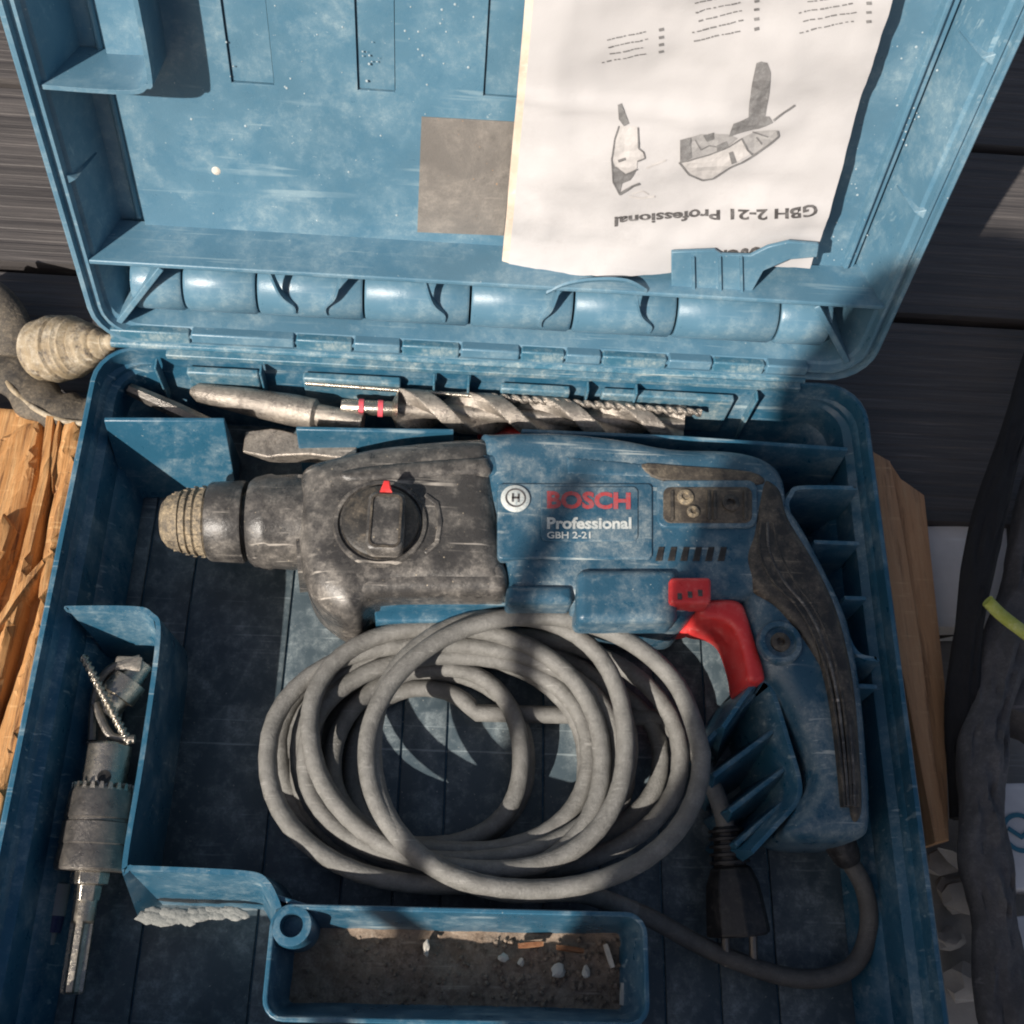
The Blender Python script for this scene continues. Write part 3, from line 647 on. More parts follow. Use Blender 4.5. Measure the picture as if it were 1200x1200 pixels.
# tiny scale marks round the knob
# motor housing
mot = MB(); mp_ = sm([(562, 526), (580, 521), (650, 520), (720, 527), (780, 538), (850, 541), (890, 552), (910, 575), (912, 620), (895, 690), (870, 712), (820, 716), (795, 736), (740, 736), (672, 728), (660, 716), (600, 710), (592, 690), (580, 620), (568, 575)], ZC + .012)
pillow(mot, mp_, -.050, ZT, .010, 7); mh = obj('motor_housing', mot, M['drill'], drill, smooth=50)
def plate(name, pts, z0, z1, r, m, par, n=4, smooth_=True, sn=4):
    mb = MB(); q = sm(pts, z1, sn) if smooth_ else p2(pts, z1)
    pillow(mb, q, z0, z1, r, n, bottom=False); return obj(name, mb, M[m], par, smooth=50)
def rr(x0, y0, x1, y1, r, n=4): return [(a, b_) for a, b_ in rrect(x0, x1, y0, y1, r, n)]
plate('side_plate', rr(583, 566, 765, 655, 6), ZT - .004, ZT + .0012, .001, 'drill', mh, smooth_=False)
plate('name_plate', rr(634, 570, 748, 634, 7), ZT - .004, ZT + .0020, .0006, 'drill', mh, smooth_=False)
plate('top_cover', [(566, 532), (650, 530), (652, 553), (568, 556)], ZT - .012, ZT - .001, .002, 'drill', mh, smooth_=False)
plate('top_cover', [(662, 533), (760, 542), (770, 560), (664, 556)], ZT - .012, ZT + .0005, .002, 'drill', mh, smooth_=False)
plate('battery_bulge', rr(676, 666, 795, 728, 9), ZT - .014, ZT + .004, .004, 'drill', mh, smooth_=False).name = 'motor_bulge'
plate('neck_band', rr(594, 684, 672, 706, 6), ZT - .014, ZT + .002, .004, 'drill', mh, smooth_=False)
# recessed brush window with dusty screws
plate('window_frame', rr(770, 562, 888, 618, 12), ZT - .006, ZT + .0015, .001, 'drill', mh, smooth_=False)
plate('brush_window', rr(777, 570, 882, 613, 9), ZT - .002, ZT + .0019, .0008, 'grime', mh, smooth_=False)
for q_ in (786, 829, 836, 872): plate('window_bar', rr(q_, 574, q_ + 4, 609, 1.5), ZT, ZT + .0028, .0004, 'rubber', mh, smooth_=False)
for a, r, s_ in ((803, 583, .0040), (812, 600, .0030), (856, 590, .0042)):
    c_ = U(a, r, ZT + .002); mb = MB(); mb.lathe(c_ - kz * .001, c_ + kz, [(0, s_), (.0020, s_), (.0024, s_ * .85), (.0024, s_ * .5), (.0012, s_ * .45), (.0012, 0)], 20); obj('window_screw', mb, M['tan' if a < 830 else 'rubber'], mh)
plate('dusty_strip', [(752, 543), (800, 545), (880, 552), (895, 566), (850, 566), (775, 562)], ZT - .008, ZT + .001, .001, 'grime', mh)
for k in range(6):
    a = 771 + k * 14.6; mb = MB(); q = p2([(a + 1, 641), (a + 8, 641), (a + 5, 657), (a - 3, 657)], ZT + .0004)
    pillow(mb, q, ZT - .003, ZT + .0006, .0002, 1, bottom=False); obj('vent_slot', mb, M['blackp'], mh)
c_ = U(604, 584, ZT + .002); mb = MB(); mb.lathe(c_ - kz * .001, c_ + kz, [(0, .0070), (.0012, .0070), (.0016, .0064), (.0016, 0)], 32); bd = obj('badge', mb, M['white'], mh)
mb = MB(); wall(mb, [(c_.x + math.cos(t) * .0046, c_.y + math.sin(t) * .0046) for t in [2 * pi * k / 24 for k in range(24)]], c_.z + .0009, c_.z, .0007, 0, 0, close=True); obj('badge_emblem', mb, M['ink'], bd)
mb = MB()
for dx_ in (-.0018, .0010): mb.box((c_.x + dx_, c_.y - .0022, c_.z), (c_.x + dx_ + .0009, c_.y + .0022, c_.z + .0009))
mb.box((c_.x - .0018, c_.y - .0005, c_.z), (c_.x + .0018, c_.y + .0005, c_.z + .0009)); obj('badge_emblem', mb, M['ink'], bd, smooth=0)
top = lambda a, r: U(a, r, ZT + .0023)
printed('brand_lettering', 'BOSCH', ((641, 596), (739, 597), (739, 577), (641, 575)), top, 'redp', mh, .04)
printed('white_lettering', 'Professional', ((641, 620), (740, 620), (740, 606), (641, 606)), top, 'white', mh, .035)
printed('white_lettering', 'GBH 2-21', ((641, 631), (692, 631), (692, 623), (641, 623)), top, 'white', mh, .02)
# rear handle
hz = ZC + .012
hand = MB(); hp = sm([(872, 640), (905, 600), (925, 612), (955, 665), (985, 730), (1000, 800), (1008, 880), (1012, 960), (1002, 985), (960, 990), (915, 982), (928, 950), (942, 920), (935, 880), (905, 815), (885, 790), (868, 735), (862, 690)], hz)
pillow(hand, hp, -.046, ZT - .002, .012, 7); ho = obj('handle', hand, M['drill'], drill, smooth=50)
grip = MB(); gp = sm([(895, 560), (915, 572), (925, 605), (955, 655), (983, 715), (1001, 790), (1009, 870), (1012, 950), (998, 955), (988, 880), (975, 810), (950, 760), (915, 715), (885, 690), (872, 655), (880, 625), (886, 590)], ZT)
pillow(grip, gp, -.040, ZT + .0012, .005, 5); go = obj('rubber_grip', grip, M['rubber'], ho, smooth=50)
for k in range(5):      # moulded grip ribs, side by side along the back of the handle
    f_ = k / 4; A_ = [(892, 612), (890, 645), (905, 680), (935, 712), (958, 755), (974, 810), (984, 880), (990, 945)]; B_ = [(921, 612), (936, 645), (956, 680), (974, 715), (988, 757), (998, 812), (1004, 880), (1006, 945)]
    pts = [(a[0] + (b_[0] - a[0]) * f_, a[1] + (b_[1] - a[1]) * f_) for a, b_ in zip(A_, B_)]
    mb = MB(); wall(mb, [(q.x, q.y) for q in cat([(*a, 0) for a in p2(pts, ZT + .001)], 5)], ZT + .0017 - .0012 * f_ * f_, ZT - .003, .0012, .0006, .0006); obj('grip_rib', mb, M['black' if k in (1, 3) else 'rubber'], go, bevel=.0003)
c_ = U(915, 752, ZT); mb = MB(); mb.lathe(c_ - kz * .004, c_ + kz, [(0, .0105), (.0035, .0105), (.0045, .0098), (.0045, .0075), (.0025, .0070), (.0025, 0)], 32); sb = obj('screw_recess', mb, M['drill'], ho)
mb = MB(); mb.lathe(c_ - kz * .003, c_ + kz, [(0, .0045), (.0032, .0045), (.0036, .0038), (.0036, .002), (.002, .0018), (.002, 0)], 20); obj('screw', mb, M['grime'], ho)
plate('switch_button', rr(785, 676, 834, 707, 5), ZT - .004, ZT + .0075, .002, 'red', mh, smooth_=False)
mb = MB()
for k in range(3):
    c_ = U(797 + k * 12, 699 - k * 2, ZT + .0076); mb.box((c_.x - .0012, c_.y - .0015, c_.z - .001), (c_.x + .0008, c_.y + .0015, c_.z + .0003))
obj('switch_mark', mb, M['ink'], mh, smooth=0)
tr = MB(); tp = sm([(810, 722), (816, 714), (832, 711), (850, 711), (862, 716), (868, 728), (877, 758), (888, 795), (886, 806), (870, 806), (866, 786), (860, 764), (852, 746), (838, 736), (816, 732)], ZC + .012, 3)
pillow(tr, tp, -.030, ZT - .005, .0035, 5); obj('trigger', tr, M['red'], drill, smooth=50)
mb = MB(); q = sm([(772, 732), (800, 728), (812, 738), (790, 742)], ZC, 3); pillow(mb, q, -.03, ZC, .002, 3); obj('lock_button', mb, M['red'], drill, smooth=50)
mb = MB(); a = U(962, 975, -.02); b_ = U(982, 1030, -.03)
# power cord : one continuous coiled tube with plug
cz = lambda z: z
loops = [  # left, right, top, bottom (px), z
 (425, 575, 812, 965, -.049), (392, 618, 790, 1000, -.049), (365, 700, 772, 1010, -.047), (300, 730, 748, 1040, -.047), (360, 778, 775, 1000, -.043), (338, 690, 765, 1022, -.041),
 (400, 612, 786, 985, -.039), (372, 735, 752, 1008, -.035), (330, 800, 742, 1025, -.031), (388, 690, 770, 990, -.029), (326, 724, 752, 1014, -.024), (303, 706, 738, 1042, -.019), (440, 735, 724, 1015, -.014), (430, 820, 722, 1048, -.005)]
P = []
NS = 44
th0 = .15
for li in range(len(loops) - 1):
    for k in range(NS):
        t = k / NS; A = loops[li]; B = loops[li + 1]; s_ = t * t * (3 - 2 * t)
        l_, r_, tp_, bt_, z_ = (A[i] + (B[i] - A[i]) * s_ for i in range(5))
        th = th0 + 2 * pi * t
        ex = math.copysign(abs(math.cos(th)) ** .92, math.cos(th)); ey = math.copysign(abs(math.sin(th)) ** .92, math.sin(th))
        q = U((l_ + r_) / 2 + (r_ - l_) / 2 * ex, (tp_ + bt_) / 2 - (bt_ - tp_) / 2 * ey, z_)
        G = (li * NS + k) / NS; q.z += .0016 * noise.noise(Vector((G * 3.1, 1, 0))); q.x += .0042 * noise.noise(Vector((G * 2.9, 5, 2))); q.y += .0042 * noise.noise(Vector((G * 2.9, 9, 7)))
        P.append(q)
start = [U(853, 985, -.030), U(846, 950, -.028), U(832, 915, -.028), U(812, 880, -.034), U(770, 836, -.042)]
li = loops[-1]
end = []
for dth in (0, .4, .8, 1.2, 1.6, 2.0, 2.4, 2.8, 3.2, 3.6, 4.0, 4.4, 4.75):
    th = th0 + dth; f_ = dth / 4.75
    l_, r_, tp_, bt_, z_ = li; z_ += -.006 * f_ * f_
    end.append(U((l_ + r_) / 2 + (r_ - l_) / 2 * math.cos(th), (tp_ + bt_) / 2 - (bt_ - tp_) / 2 * math.sin(th), z_))
end += [U(700, 1052, -.026), U(760, 1075, -.034), U(830, 1112, -.040), (U(910, 1142, -.042)), U(965, 1146, -.042), U(1003, 1128, -.042), U(1018, 1085, -.038), U(1012, 1040, -.032), U(990, 1000, -.026), U(978, 975, -.022)]
coil_full = cat(start, 6)[:-1] + P[4:] + []
# join the last coil turn to the top loop
n1 = len(coil_full)
endp = cat(end, 8)
R0 = .0043
mb = MB(); mb.tube(coil_full + endp[2:-66], R0, 14, cap=True)
cordo = obj('power_cord', mb, M['cord'], drill, smooth=60)
mb = MB(); a = endp[-1]; d_ = (endp[-1] - endp[-10]).normalized(); mb.lathe(a - d_ * .016, a + d_ * .01, [(0, .0052), (.002, .0062), (.012, .0078), (.022, .009)], 20); obj('cord_sleeve', mb, M['blackp'], drill)
mb = MB(); mb.tube(endp[-67:], R0 * .995, 14); obj('cord_tail', mb, M['cordshade'], cordo, smooth=60, label='end of the cord leading into the handle, coloured darker for shade')  # same cord, with the shade it lies in put into the colour
# plug
a = U(850, 968, -.030); b_ = U(866, 1096, -.036); d_ = (b_ - a).normalized(); PLn = (b_ - a).length
mb = MB(); mb.lathe(a, b_, [(0, .0060), (.018, .0078), (.0185, .0095), (.0255, .0125), (.032, .0135), (PLn * .98, .0150), (PLn, .0140), (PLn, .004)], 8); pl = obj('plug', mb, M['blackp'], cordo, smooth=30, bevel=.0008)
for k in range(5):
    mb = MB(); mb.lathe(a + d_ * (.001 + .0035 * k), b_, [(0, .0062), (.0003, .0082 + .0003 * k), (.0016, .0082 + .0003 * k), (.0019, .0062)], 18); obj('strain_relief', mb, M['blackp'], pl)
for s_ in (-1, 1):
    mb = MB(); n_ = Vector((d_.y, -d_.x, 0)); mb.tube([b_ + n_ * s_ * .0065, b_ + n_ * s_ * .0065 + d_ * .012 - kz * .004], .002, 10); obj('plug_pin', mb, M['steeld'], pl)

# ================================================================== BITS in the rear compartment
def bitthing(name, loc, label, cat_): return thing(name, loc, label, cat_)
# pale pointed chisel
a = U(224, 458, -.022); b_ = U(425, 496, -.018); d_ = (b_ - a).normalized(); ln = (b_ - a).length
mb = MB(); mb.lathe(a, b_, [(0, .002), (.004, .0050), (.03, .0072), (.055, .0085), (ln * .72, .0082), (ln * .74, .006), (ln, .0055)], 14)
tag(obj('chisel', mb, M['bit'], smooth=40), 'pale mortar-covered pointed chisel at the rear left of the case', 'chisel')
# second chisel, lower
a = U(286, 518, -.026); b_ = U(352, 526, -.024); d_ = (b_ - a).normalized()
mb = MB(); mb.rings([[a + d_ * s_ + Vector((0, y_, z_)) for y_, z_ in ((-h, -t_), (h, -t_), (h, t_), (-h, t_))] for s_, h, t_ in ((0, .006, .0008), (.014, .0085, .003), (.020, .0075, .0045), (.035, .005, .005), (.06, .0048, .0048))])
tag(obj('chisel', mb, M['bit'], smooth=30, bevel=.0008), 'short pale flat chisel showing in the gap left of the middle divider', 'chisel')
a = U(152, 456, -.022); b_ = U(205, 480, -.024)
mb = MB(); mb.tube([a, b_, b_ + (b_ - a)], [.0035, .0045, .004], 8); tag(obj('drill_bit', mb, M['steeld'], smooth=40), 'small rusty bit tip in the dark rear left corner', 'drill bit')
def auger(name, a, b_, r, core, pitch, shank, m, label, starts=2, n=300, collar=None):
    """spiral drill: flutes as a twisted section"""
    t = thing(name, a, label, 'drill bit'); d_ = (b_ - a).normalized(); ln = (b_ - a).length; u_ = d_.orthogonal().normalized(); w_ = d_.cross(u_); R = []; K = 64
    for i in range(n + 1):
        s_ = ln * shank + ln * (1 - shank) * i / n; ph = 2 * pi * s_ / pitch; q = []
        for k in range(K):
            an = 2 * pi * k / K; c_ = math.cos(starts * (an - ph)); rad = core + (r - core) * (lambda g: g * g * (3 - 2 * g))(max(0, min(1, (c_ - .05) / .45))); q.append(a + d_ * s_ + (u_ * math.cos(an) + w_ * math.sin(an)) * rad)
        R.append(q)
    mb = MB(); mb.rings(R); obj('flutes', mb, M[m], t, smooth=40)
    mb = MB(); mb.lathe(a, b_, [(0, core * .85), (.0015, core), (ln * shank * .9, core), (ln * shank, r * .9)], 18); obj('shank', mb, M['steel'], t)
    if collar:
        for c0 in collar:
            mb = MB(); mb.lathe(a + d_ * c0, b_, [(0, core * 1.02), (0, core * 1.12), (.0026, core * 1.12), (.0026, core * 1.02)], 20); obj('red_band', mb, M['pink'], t)
    return t
auger('auger_bit', U(400, 476, -.016), U(800, 498, -.024), .0112, .0040, .074, .16, 'bit', 'thick spiral masonry bit with red bands on its shank, lying behind the middle dividers', collar=(.009, .019))
auger('thin_bit', U(358, 449, -.013), U(822, 484, -.013), .0022, .0012, .011, .45, 'bit', 'long thin masonry bit leaning along the back wall above the thick spiral bit', n=260)
mb = MB(); a = U(560, 506, -.040); b_ = U(640, 512, -.040); mb.lathe(a, b_, [(0, .003), (.001, .0045), ((b_ - a).length, .0045)], 14); tag(obj('drill_bit', mb, M['red'], smooth=40), 'dark red bit shank under the spiral bit, in the gap between the middle dividers', 'drill bit')
# ================================================================== CHUCK ADAPTER
ad0 = U(129, 872, -.030); ad1 = U(84, 1165, -.036)
ada = thing('chuck_adapter', ad0, 'grey steel keyed drill chuck on a splined shank, in the left compartment', 'drill chuck')
d_ = (ad1 - ad0).normalized(); ln = (ad1 - ad0).length
f_ = ln / 300.0
mb = MB(); mb.lathe(ad0, ad1, [(0, .006), (0, .0088), (.001, .0098), (.021, .0100), (.0215, .012)], 32); nose = obj('chuck_nose', mb, M['steel'], ada, smooth=40)
mb = MB(); mb.lathe(ad0 + d_ * .0205, ad1, [(0, .010), (.0, .0132), (.002, .0142), (.013, .0148), (.0135, .0142), (.0145, .0142), (.015, .0150), (.024, .0154), (.0245, .0149), (.0325, .0158), (.0345, .0158), (.0355, .0150), (.0358, .006)], 48); obj('chuck_body', mb, M['steeld'], ada, smooth=30)
mb = MB(); u_ = d_.orthogonal().normalized(); w_ = d_.cross(u_)
for k in range(22):
    t = 2 * pi * k / 22; c_ = ad0 + d_ * .0205; e = u_ * math.cos(t) + w_ * math.sin(t); s__ = -u_ * math.sin(t) + w_ * math.cos(t)
    q = [c_ + e * r_ + s__ * h_ + d_ * z_ for z_, hw in ((-.0022, .0006), (.001, .0012)) for r_, h_ in ((.0108, -hw), (.0136, -hw), (.0136, hw), (.0108, hw))]
    mb.add(q, [(0, 1, 2, 3), (7, 6, 5, 4), (0, 4, 5, 1), (1, 5, 6, 2), (2, 6, 7, 3), (3, 7, 4, 0)])
obj('gear_teeth', mb, M['steel'], ada, smooth=0)
mb = MB(); c_ = ad0 + d_ * .016 + (Vector((.25, 0, 1)) - d_ * Vector((.25, 0, 1)).dot(d_)).normalized() * .0095; nn = (c_ - (ad0 + d_ * .016)).normalized(); mb.lathe(c_ - nn * .0015, c_ + nn, [(0, .0030), (.0021, .0030), (.0021, 0)], 18); obj('key_hole', mb, M['blackp'], ada)
mb = MB(); o_ = .0555; mb.lathe(ad0 + d_ * o_, ad1, [(0, .0075), (.0008, .0085), (.006, .0082), (.0062, .0060), (.013, .0056)], 6); obj('hex_collar', mb, M['steel'], ada, smooth=20, bevel=.0004)
R = []
for i in range(40):
    s_ = ln * .60 + (ln * .40) * i / 39; q = []
    for k in range(24):
        an = 2 * pi * k / 24; dip = .0013 if (i > 12 and abs(math.cos(2 * an)) > .86) else 0; rr_ = .0050 - dip - (.0008 if i == 39 else 0); q.append(ad0 + d_ * s_ + (u_ * math.cos(an) + w_ * math.sin(an)) * rr_)
    R.append(q)
mb = MB(); mb.rings(R); obj('shank', mb, M['steel'], ada, smooth=30)
# chuck key
a = U(97, 768, -.020); b_ = U(152, 872, -.026)
key = thing('chuck_key', b_, 'bent steel chuck key with a thin spiral bit across it, above the drill chuck', 'chuck key')
mb = MB(); mb.tube(cat([U(108, 868, -.032), U(112, 815, -.032), U(128, 785, -.030), U(165, 772, -.030)], 6), .0022, 10); obj('bow', mb, M['steeld'], key)
mb = MB(); mb.tube(cat([U(112, 825, -.026), U(130, 862, -.026), U(158, 866, -.026)], 5), .0020, 10); obj('bow', mb, M['steeld'], key)
mb = MB(); c0 = U(120, 838, -.034); c1 = U(172, 772, -.034); mb.lathe(c0, c1, [(0, .003), (.001, .0065), (.010, .0070), (.0105, .0090), (.020, .0088), (.0205, .0060), (.030, .0055)], 20); obj('key_head', mb, M['steel'], key)
mb = MB(); q = p2([(100, 872), (118, 800), (128, 868)], -.038); pillow(mb, q, -.042, -.038, .0005, 1); obj('wing', mb, M['steeld'], key)
mb = MB(); q = rrect(0, .0125, 0, .007, .001, 2); c_ = U(133, 785, -.028); pillow(mb, [(c_.x + x_, c_.y + y_) for x_, y_ in q], -.031, -.028, .0006, 2); obj('key_handle', mb, M['bit'], key)
auger('small_bit', a, b_, .0021, .0012, .0055, .02, 'steel', 'short thin twist bit lying slanted over the chuck key', n=120)
# small marker
mk = thing('marker', U(68, 1050, -.045), 'small grey stick with a dark blue middle beside the chuck shank', 'marker')
a = U(72, 1035, -.046); b_ = U(58, 1110, -.046); d_ = (b_ - a).normalized()
mb = MB(); mb.lathe(a, b_, [(0, .003), (.0005, .0042), (.014, .0042)], 16); obj('cap', mb, M['pen'], mk)
mb = MB(); mb.lathe(a + d_ * .014, b_, [(0, .0040), (.007, .0036)], 16); obj('body', mb, M['navy'], mk)
mb = MB(); mb.lathe(a + d_ * .021, b_, [(0, .0022), (.005, .0018)], 12); obj('tip', mb, M['pen'], mk)

# ================================================================== SURROUNDINGS
# left: splintered orange wood beside the case
wz = -.034
wd = thing('splintered_board', U(20, 700, ZG), 'splintered orange wooden board lying along the left side of the case', 'wooden board')
def splint(path, w0, h, z, m, name='splinter', sd=0):
    mb = MB(); R = []; random.seed(sd)
    P_ = cat([(*q, 0) for q in path], 5); N = len(P_)
    for i, p in enumerate(P_):
        t = (P_[min(N - 1, i + 1)] - P_[max(0, i - 1)]).normalized(); n_ = Vector((-t.y, t.x, 0)); ww = w0 / 2 * (1 + .25 * random.uniform(-1, 1)) * (0.35 if i in (0, N - 1) else 1); jz = random.uniform(-.0007, .0007)
        R.append([p + n_ * ww + Vector((0, 0, z - h)), p + n_ * ww * .9 + Vector((0, 0, z + jz)), p + n_ * ww * .15 + Vector((0, 0, z + .0012 + random.uniform(-.0006, .0006))), p - n_ * ww * .85 + Vector((0, 0, z + jz - .0005)), p - n_ * ww + Vector((0, 0, z - h))])
    mb.rings(R); return obj(name, mb, M[m], wd, smooth=25)
def chunk(pts, z0, z1, name='splinter', tilt=0.0, sd=0, m='wood'):
    """split piece: rough top made of long ridges"""
    q = p2(pts, z1); random.seed(sd); mb = MB(); P_ = []
    xs_ = [p[0] for p in q]; ys_ = [p[1] for p in q]
    o = []
    for i in range(len(q)):
        a, b_ = Vector(q[i]), Vector(q[(i + 1) % len(q)]); m_ = max(1, int((b_ - a).length / .006)); nn = Vector((-(b_ - a).y, (b_ - a).x)).normalized()
        for t in range(m_): o.append(a.lerp(b_, t / m_) + nn * random.uniform(-.00025, .00025) * (1 if t else 0))
    def Tt(x, y, z):
        if z < z1 - .004: return Vector((x, y, z))
        u = x - .22 * y
        return Vector((x, y, z + .0022 * noise.noise(Vector((u * 150, y * 4, sd))) + .0010 * noise.noise(Vector((u * 520, y * 9, sd))) + tilt * (x - xs_[0])))
    pillow(mb, o, z0, z1, .0031, 2, T=Tt, bottom=False, grid=.0024); return obj(name, mb, M[m], wd, smooth=25)
chunk([(-60, 470), (20, 478), (97, 488), (90, 560), (70, 650), (48, 740), (20, 870), (-10, 960), (-60, 1150), (-160, 1150)], ZG - .030, wz - .012, 'board', sd=1)
for i, (pts, z1, tl) in enumerate((([(72, 492), (96, 490), (88, 556), (70, 640), (58, 690), (44, 700), (54, 620)], wz + .001, .1), ([(52, 484), (64, 486), (58, 560), (34, 660), (10, 760), (-16, 860), (-30, 850), (-2, 740), (24, 640), (44, 560)], wz + .003, 0),
      ([(-20, 520), (28, 492), (44, 490), (38, 560), (18, 640), (-6, 690), (-50, 700)], wz - .001, -.1), ([(-60, 690), (4, 600), (14, 616), (0, 660), (-30, 740), (-70, 760)], wz + .003, .1), ([(46, 700), (56, 712), (40, 800), (14, 900), (-20, 1040), (-50, 1150), (-90, 1150), (-40, 960), (0, 840)], wz + .001, .15),
      ([(60, 640), (64, 646), (30, 690), (-12, 752), (-22, 746), (20, 684)], wz + .005, 0), ([(-70, 780), (-14, 760), (-6, 790), (-30, 860), (-50, 950), (-110, 990)], wz, 0), ([(66, 486), (72, 487), (66, 540), (60, 575), (56, 540)], wz + .003, 0))):
    chunk(pts, ZG - .02, z1, tilt=tl, sd=i + 3)
random.seed(11)
# grooved cone with dark band
co = thing('straw_brush', U(80, 440, ZG), 'old brush with a grooved straw-coloured cone and dark band, behind the rear left corner', 'brush')
a = U(40, 412, -.034); b_ = U(146, 399, -.006); ln = (b_ - a).length
prof = []
pr = [(0, .011), (.06, .0155), (.25, .0175), (.45, .0160), (.62, .0115), (.78, .0065), (.9, .003), (1, .0012)]
for i in range(61):
    t = i / 60
    for (t0, r0), (t1, r1) in zip(pr, pr[1:]):
        if t0 <= t <= t1: r_ = r0 + (r1 - r0) * (t - t0) / (t1 - t0); break
    prof.append((t * ln, r_ + .0006 * math.sin(i * 2 * pi / 3.7 + math.sin(i * .9)) + .0006 * noise.noise(Vector((i * .6, 0, 0))) * (1 if t < .75 else .2)))
mb = MB(); mb.lathe(a, b_, prof, 36); obj('cone', mb, M['shell'], co, smooth=60)
mb = MB(); pts = cat([U(-40, 330, -.05), U(2, 400, -.048), U(18, 440, -.044), U(50, 472, -.040), (U(90, 486, -.038)), U(150, 480, -.038)], 8); mb.tube(pts, [.012 + .0015 * math.sin(i * .9) for i in range(len(pts))], 16, flat=.5); obj('band', mb, M['ropeb'], co, smooth=60)
mb = MB(); pts = cat([U(-30, 372, -.046), U(-3, 425, -.043), U(15, 456, -.038), U(50, 484, -.034), (U(92, 496, -.033)), U(140, 492, -.033)], 8); mb.tube(pts, .0016, 8); obj('edge_cord', mb, M['shell'], co, smooth=60)
mb = MB(); pts = cat([U(-45, 330, -.04), U(-5, 355, -.036), U(15, 390, -.04), U(14, 420, -.044)], 8); mb.tube(pts, .011, 14, flat=.6); obj('band', mb, M['ropeb'], co, smooth=60)
# right timber
tb = thing('timber_block', U(1080, 760, ZG), 'weathered brown timber lying against the right side of the case', 'timber')
for i, (q, z0, z1, m) in enumerate((([(1008, 520), (1044, 540), (1062, 640), (1082, 770), (1098, 900), (1112, 985), (1096, 988), (1060, 800), (1020, 640)], ZG - .03, -.036, 'woodr'),
                      ([(1044, 541), (1056, 560), (1084, 580), (1096, 690), (1108, 800), (1113, 985), (1103, 985), (1080, 770), (1060, 640)], ZG - .03, -.046, 'woodr'))):
    mb = MB(); qq = p2(q, z1); pillow(mb, qq, z0, z1, .0012, 2); obj('board', mb, M[m], tb, smooth=30)
# pale slab beyond and concrete pieces
mb = MB(); pillow(mb, p2([(1070, 616), (1180, 616), (1186, 735), (1095, 735)], ZG - .004), ZG - .03, ZG - .004, .001, 2)
tag(obj('pale_slab', mb, M['pale'], smooth=30), 'small pale grey slab beside the brown timber, at the edge of the deck', 'slab')
# dark cloth / bag strap
bag = thing('dark_bag', U(1160, 900, ZG), 'dark grey fabric bag with a black padded strap, at the right of the case', 'bag')
def ribbon(path, wd_, th_, m, name, nz_=.001, zz=None):
    mb = MB(); R = []; N = len(path)
    for i, (a, b_) in enumerate(zip(path, wd_ if isinstance(wd_, list) else [wd_] * N)):
        p = a; t = (path[min(N - 1, i + 1)] - path[max(0, i - 1)]).normalized(); n_ = Vector((-t.y, t.x, 0)).normalized(); K = 36; q = []
        for k in range(K):
            an = 2 * pi * k / K; rr_ = 1 + .10 * noise.noise(Vector((p.x * 30, p.y * 30, k * .4)))
            q.append(p + n_ * math.cos(an) * b_ / 2 * rr_ + Vector((0, 0, math.sin(an) * th_ / 2 * (1 + .45 * noise.noise(Vector((p.y * 55, k * .5, 2))) + .25 * noise.noise(Vector((p.y * 160, k * .9, 5)))))))
        R.append(q)
    mb.rings(R); return obj(name, mb, M[m], bag, smooth=60)
pth = cat([U(1250, 330, -.04), U(1200, 470, -.03), U(1160, 600, -.02), U(1138, 720, -.02), U(1128, 820, -.03), U(1130, 960, -.04)], 14)
ribbon(pth, [.016 + .002 * math.sin(i * .25) for i in range(len(pth))], .010, 'clothb', 'strap')
pth = cat([U(1225, 560, -.04), U(1192, 700, -.035), U(1164, 810, -.03), U(1150, 900, -.025), U(1154, 1000, -.02), U(1168, 1100, -.02), U(1182, 1240, -.02)], 16)
ribbon(pth, [.022 + .003 * math.sin(i * .31) for i in range(len(pth))], .020, 'cloth', 'fabric_body')
pth = cat([U(1280, 620, -.06), U(1250, 720, -.05), U(1215, 800, -.045), U(1190, 850, -.045)], 8)
ribbon(pth, .045, .03, 'cloth', 'fabric_body')
for i_, (a_, r_, sz, lab) in enumerate(((1106, 1010, .010, 'grey concrete lump just below the end of the brown timber'), (1124, 1048, .013, 'larger grey concrete lump between the case and the dark bag'), (1112, 1100, .008, 'small grey concrete lump close to the right rim of the case'), (1138, 1150, .012, 'grey concrete lump at the lower right beside the dark bag'))):
    q = U(a_, r_, ZG - .024); tag(lump(q, sz * .8, M['conc'], 'concrete_lump', sq=(1.3, .8 + .2 * (i_ % 2), .45), seed=i_ * 3.7 + 31), lab, 'rubble', 'grey lumps right of the case')
yc = MB(); yc.tube(cat([U(1157, 704, -.005), U(1175, 722, -.008), U(1215, 752, -.012)], 6), .0035, 10, flat=.7); tag(obj('cord_end', yc, M['yellow'], smooth=50), 'yellow-green striped cord end lying on the dark bag at the right edge', 'cord')
bxw = thing('white_carton', U(1190, 980, ZG), 'white card with a small round blue mark, half out of frame at the right', 'card')
mb = MB(); q = p2([(1168, 918), (1300, 915), (1310, 1045), (1180, 1042)], -.045); pillow(mb, q, -.070, -.045, .0008, 2); obj('carton_body', mb, M['boxw'], bxw, smooth=30)
c_ = U(1196, 976, -.0445); mb = MB(); wall(mb, [(c_.x + math.cos(t) * .0085, c_.y + math.sin(t) * .0085) for t in [2 * pi * k / 28 for k in range(28)]], c_.z + .0002, c_.z - .0002, .0022, 0, 0, close=True); obj('printed_mark', mb, M['teal'], bxw, smooth=0)
mb = MB(); wall(mb, [(c_.x - .006, c_.y + .002), (c_.x, c_.y - .002), (c_.x + .006, c_.y + .002)], c_.z + .0004, c_.z - .0002, .002, 0, 0); obj('printed_mark', mb, M['teal'], bxw, smooth=0)
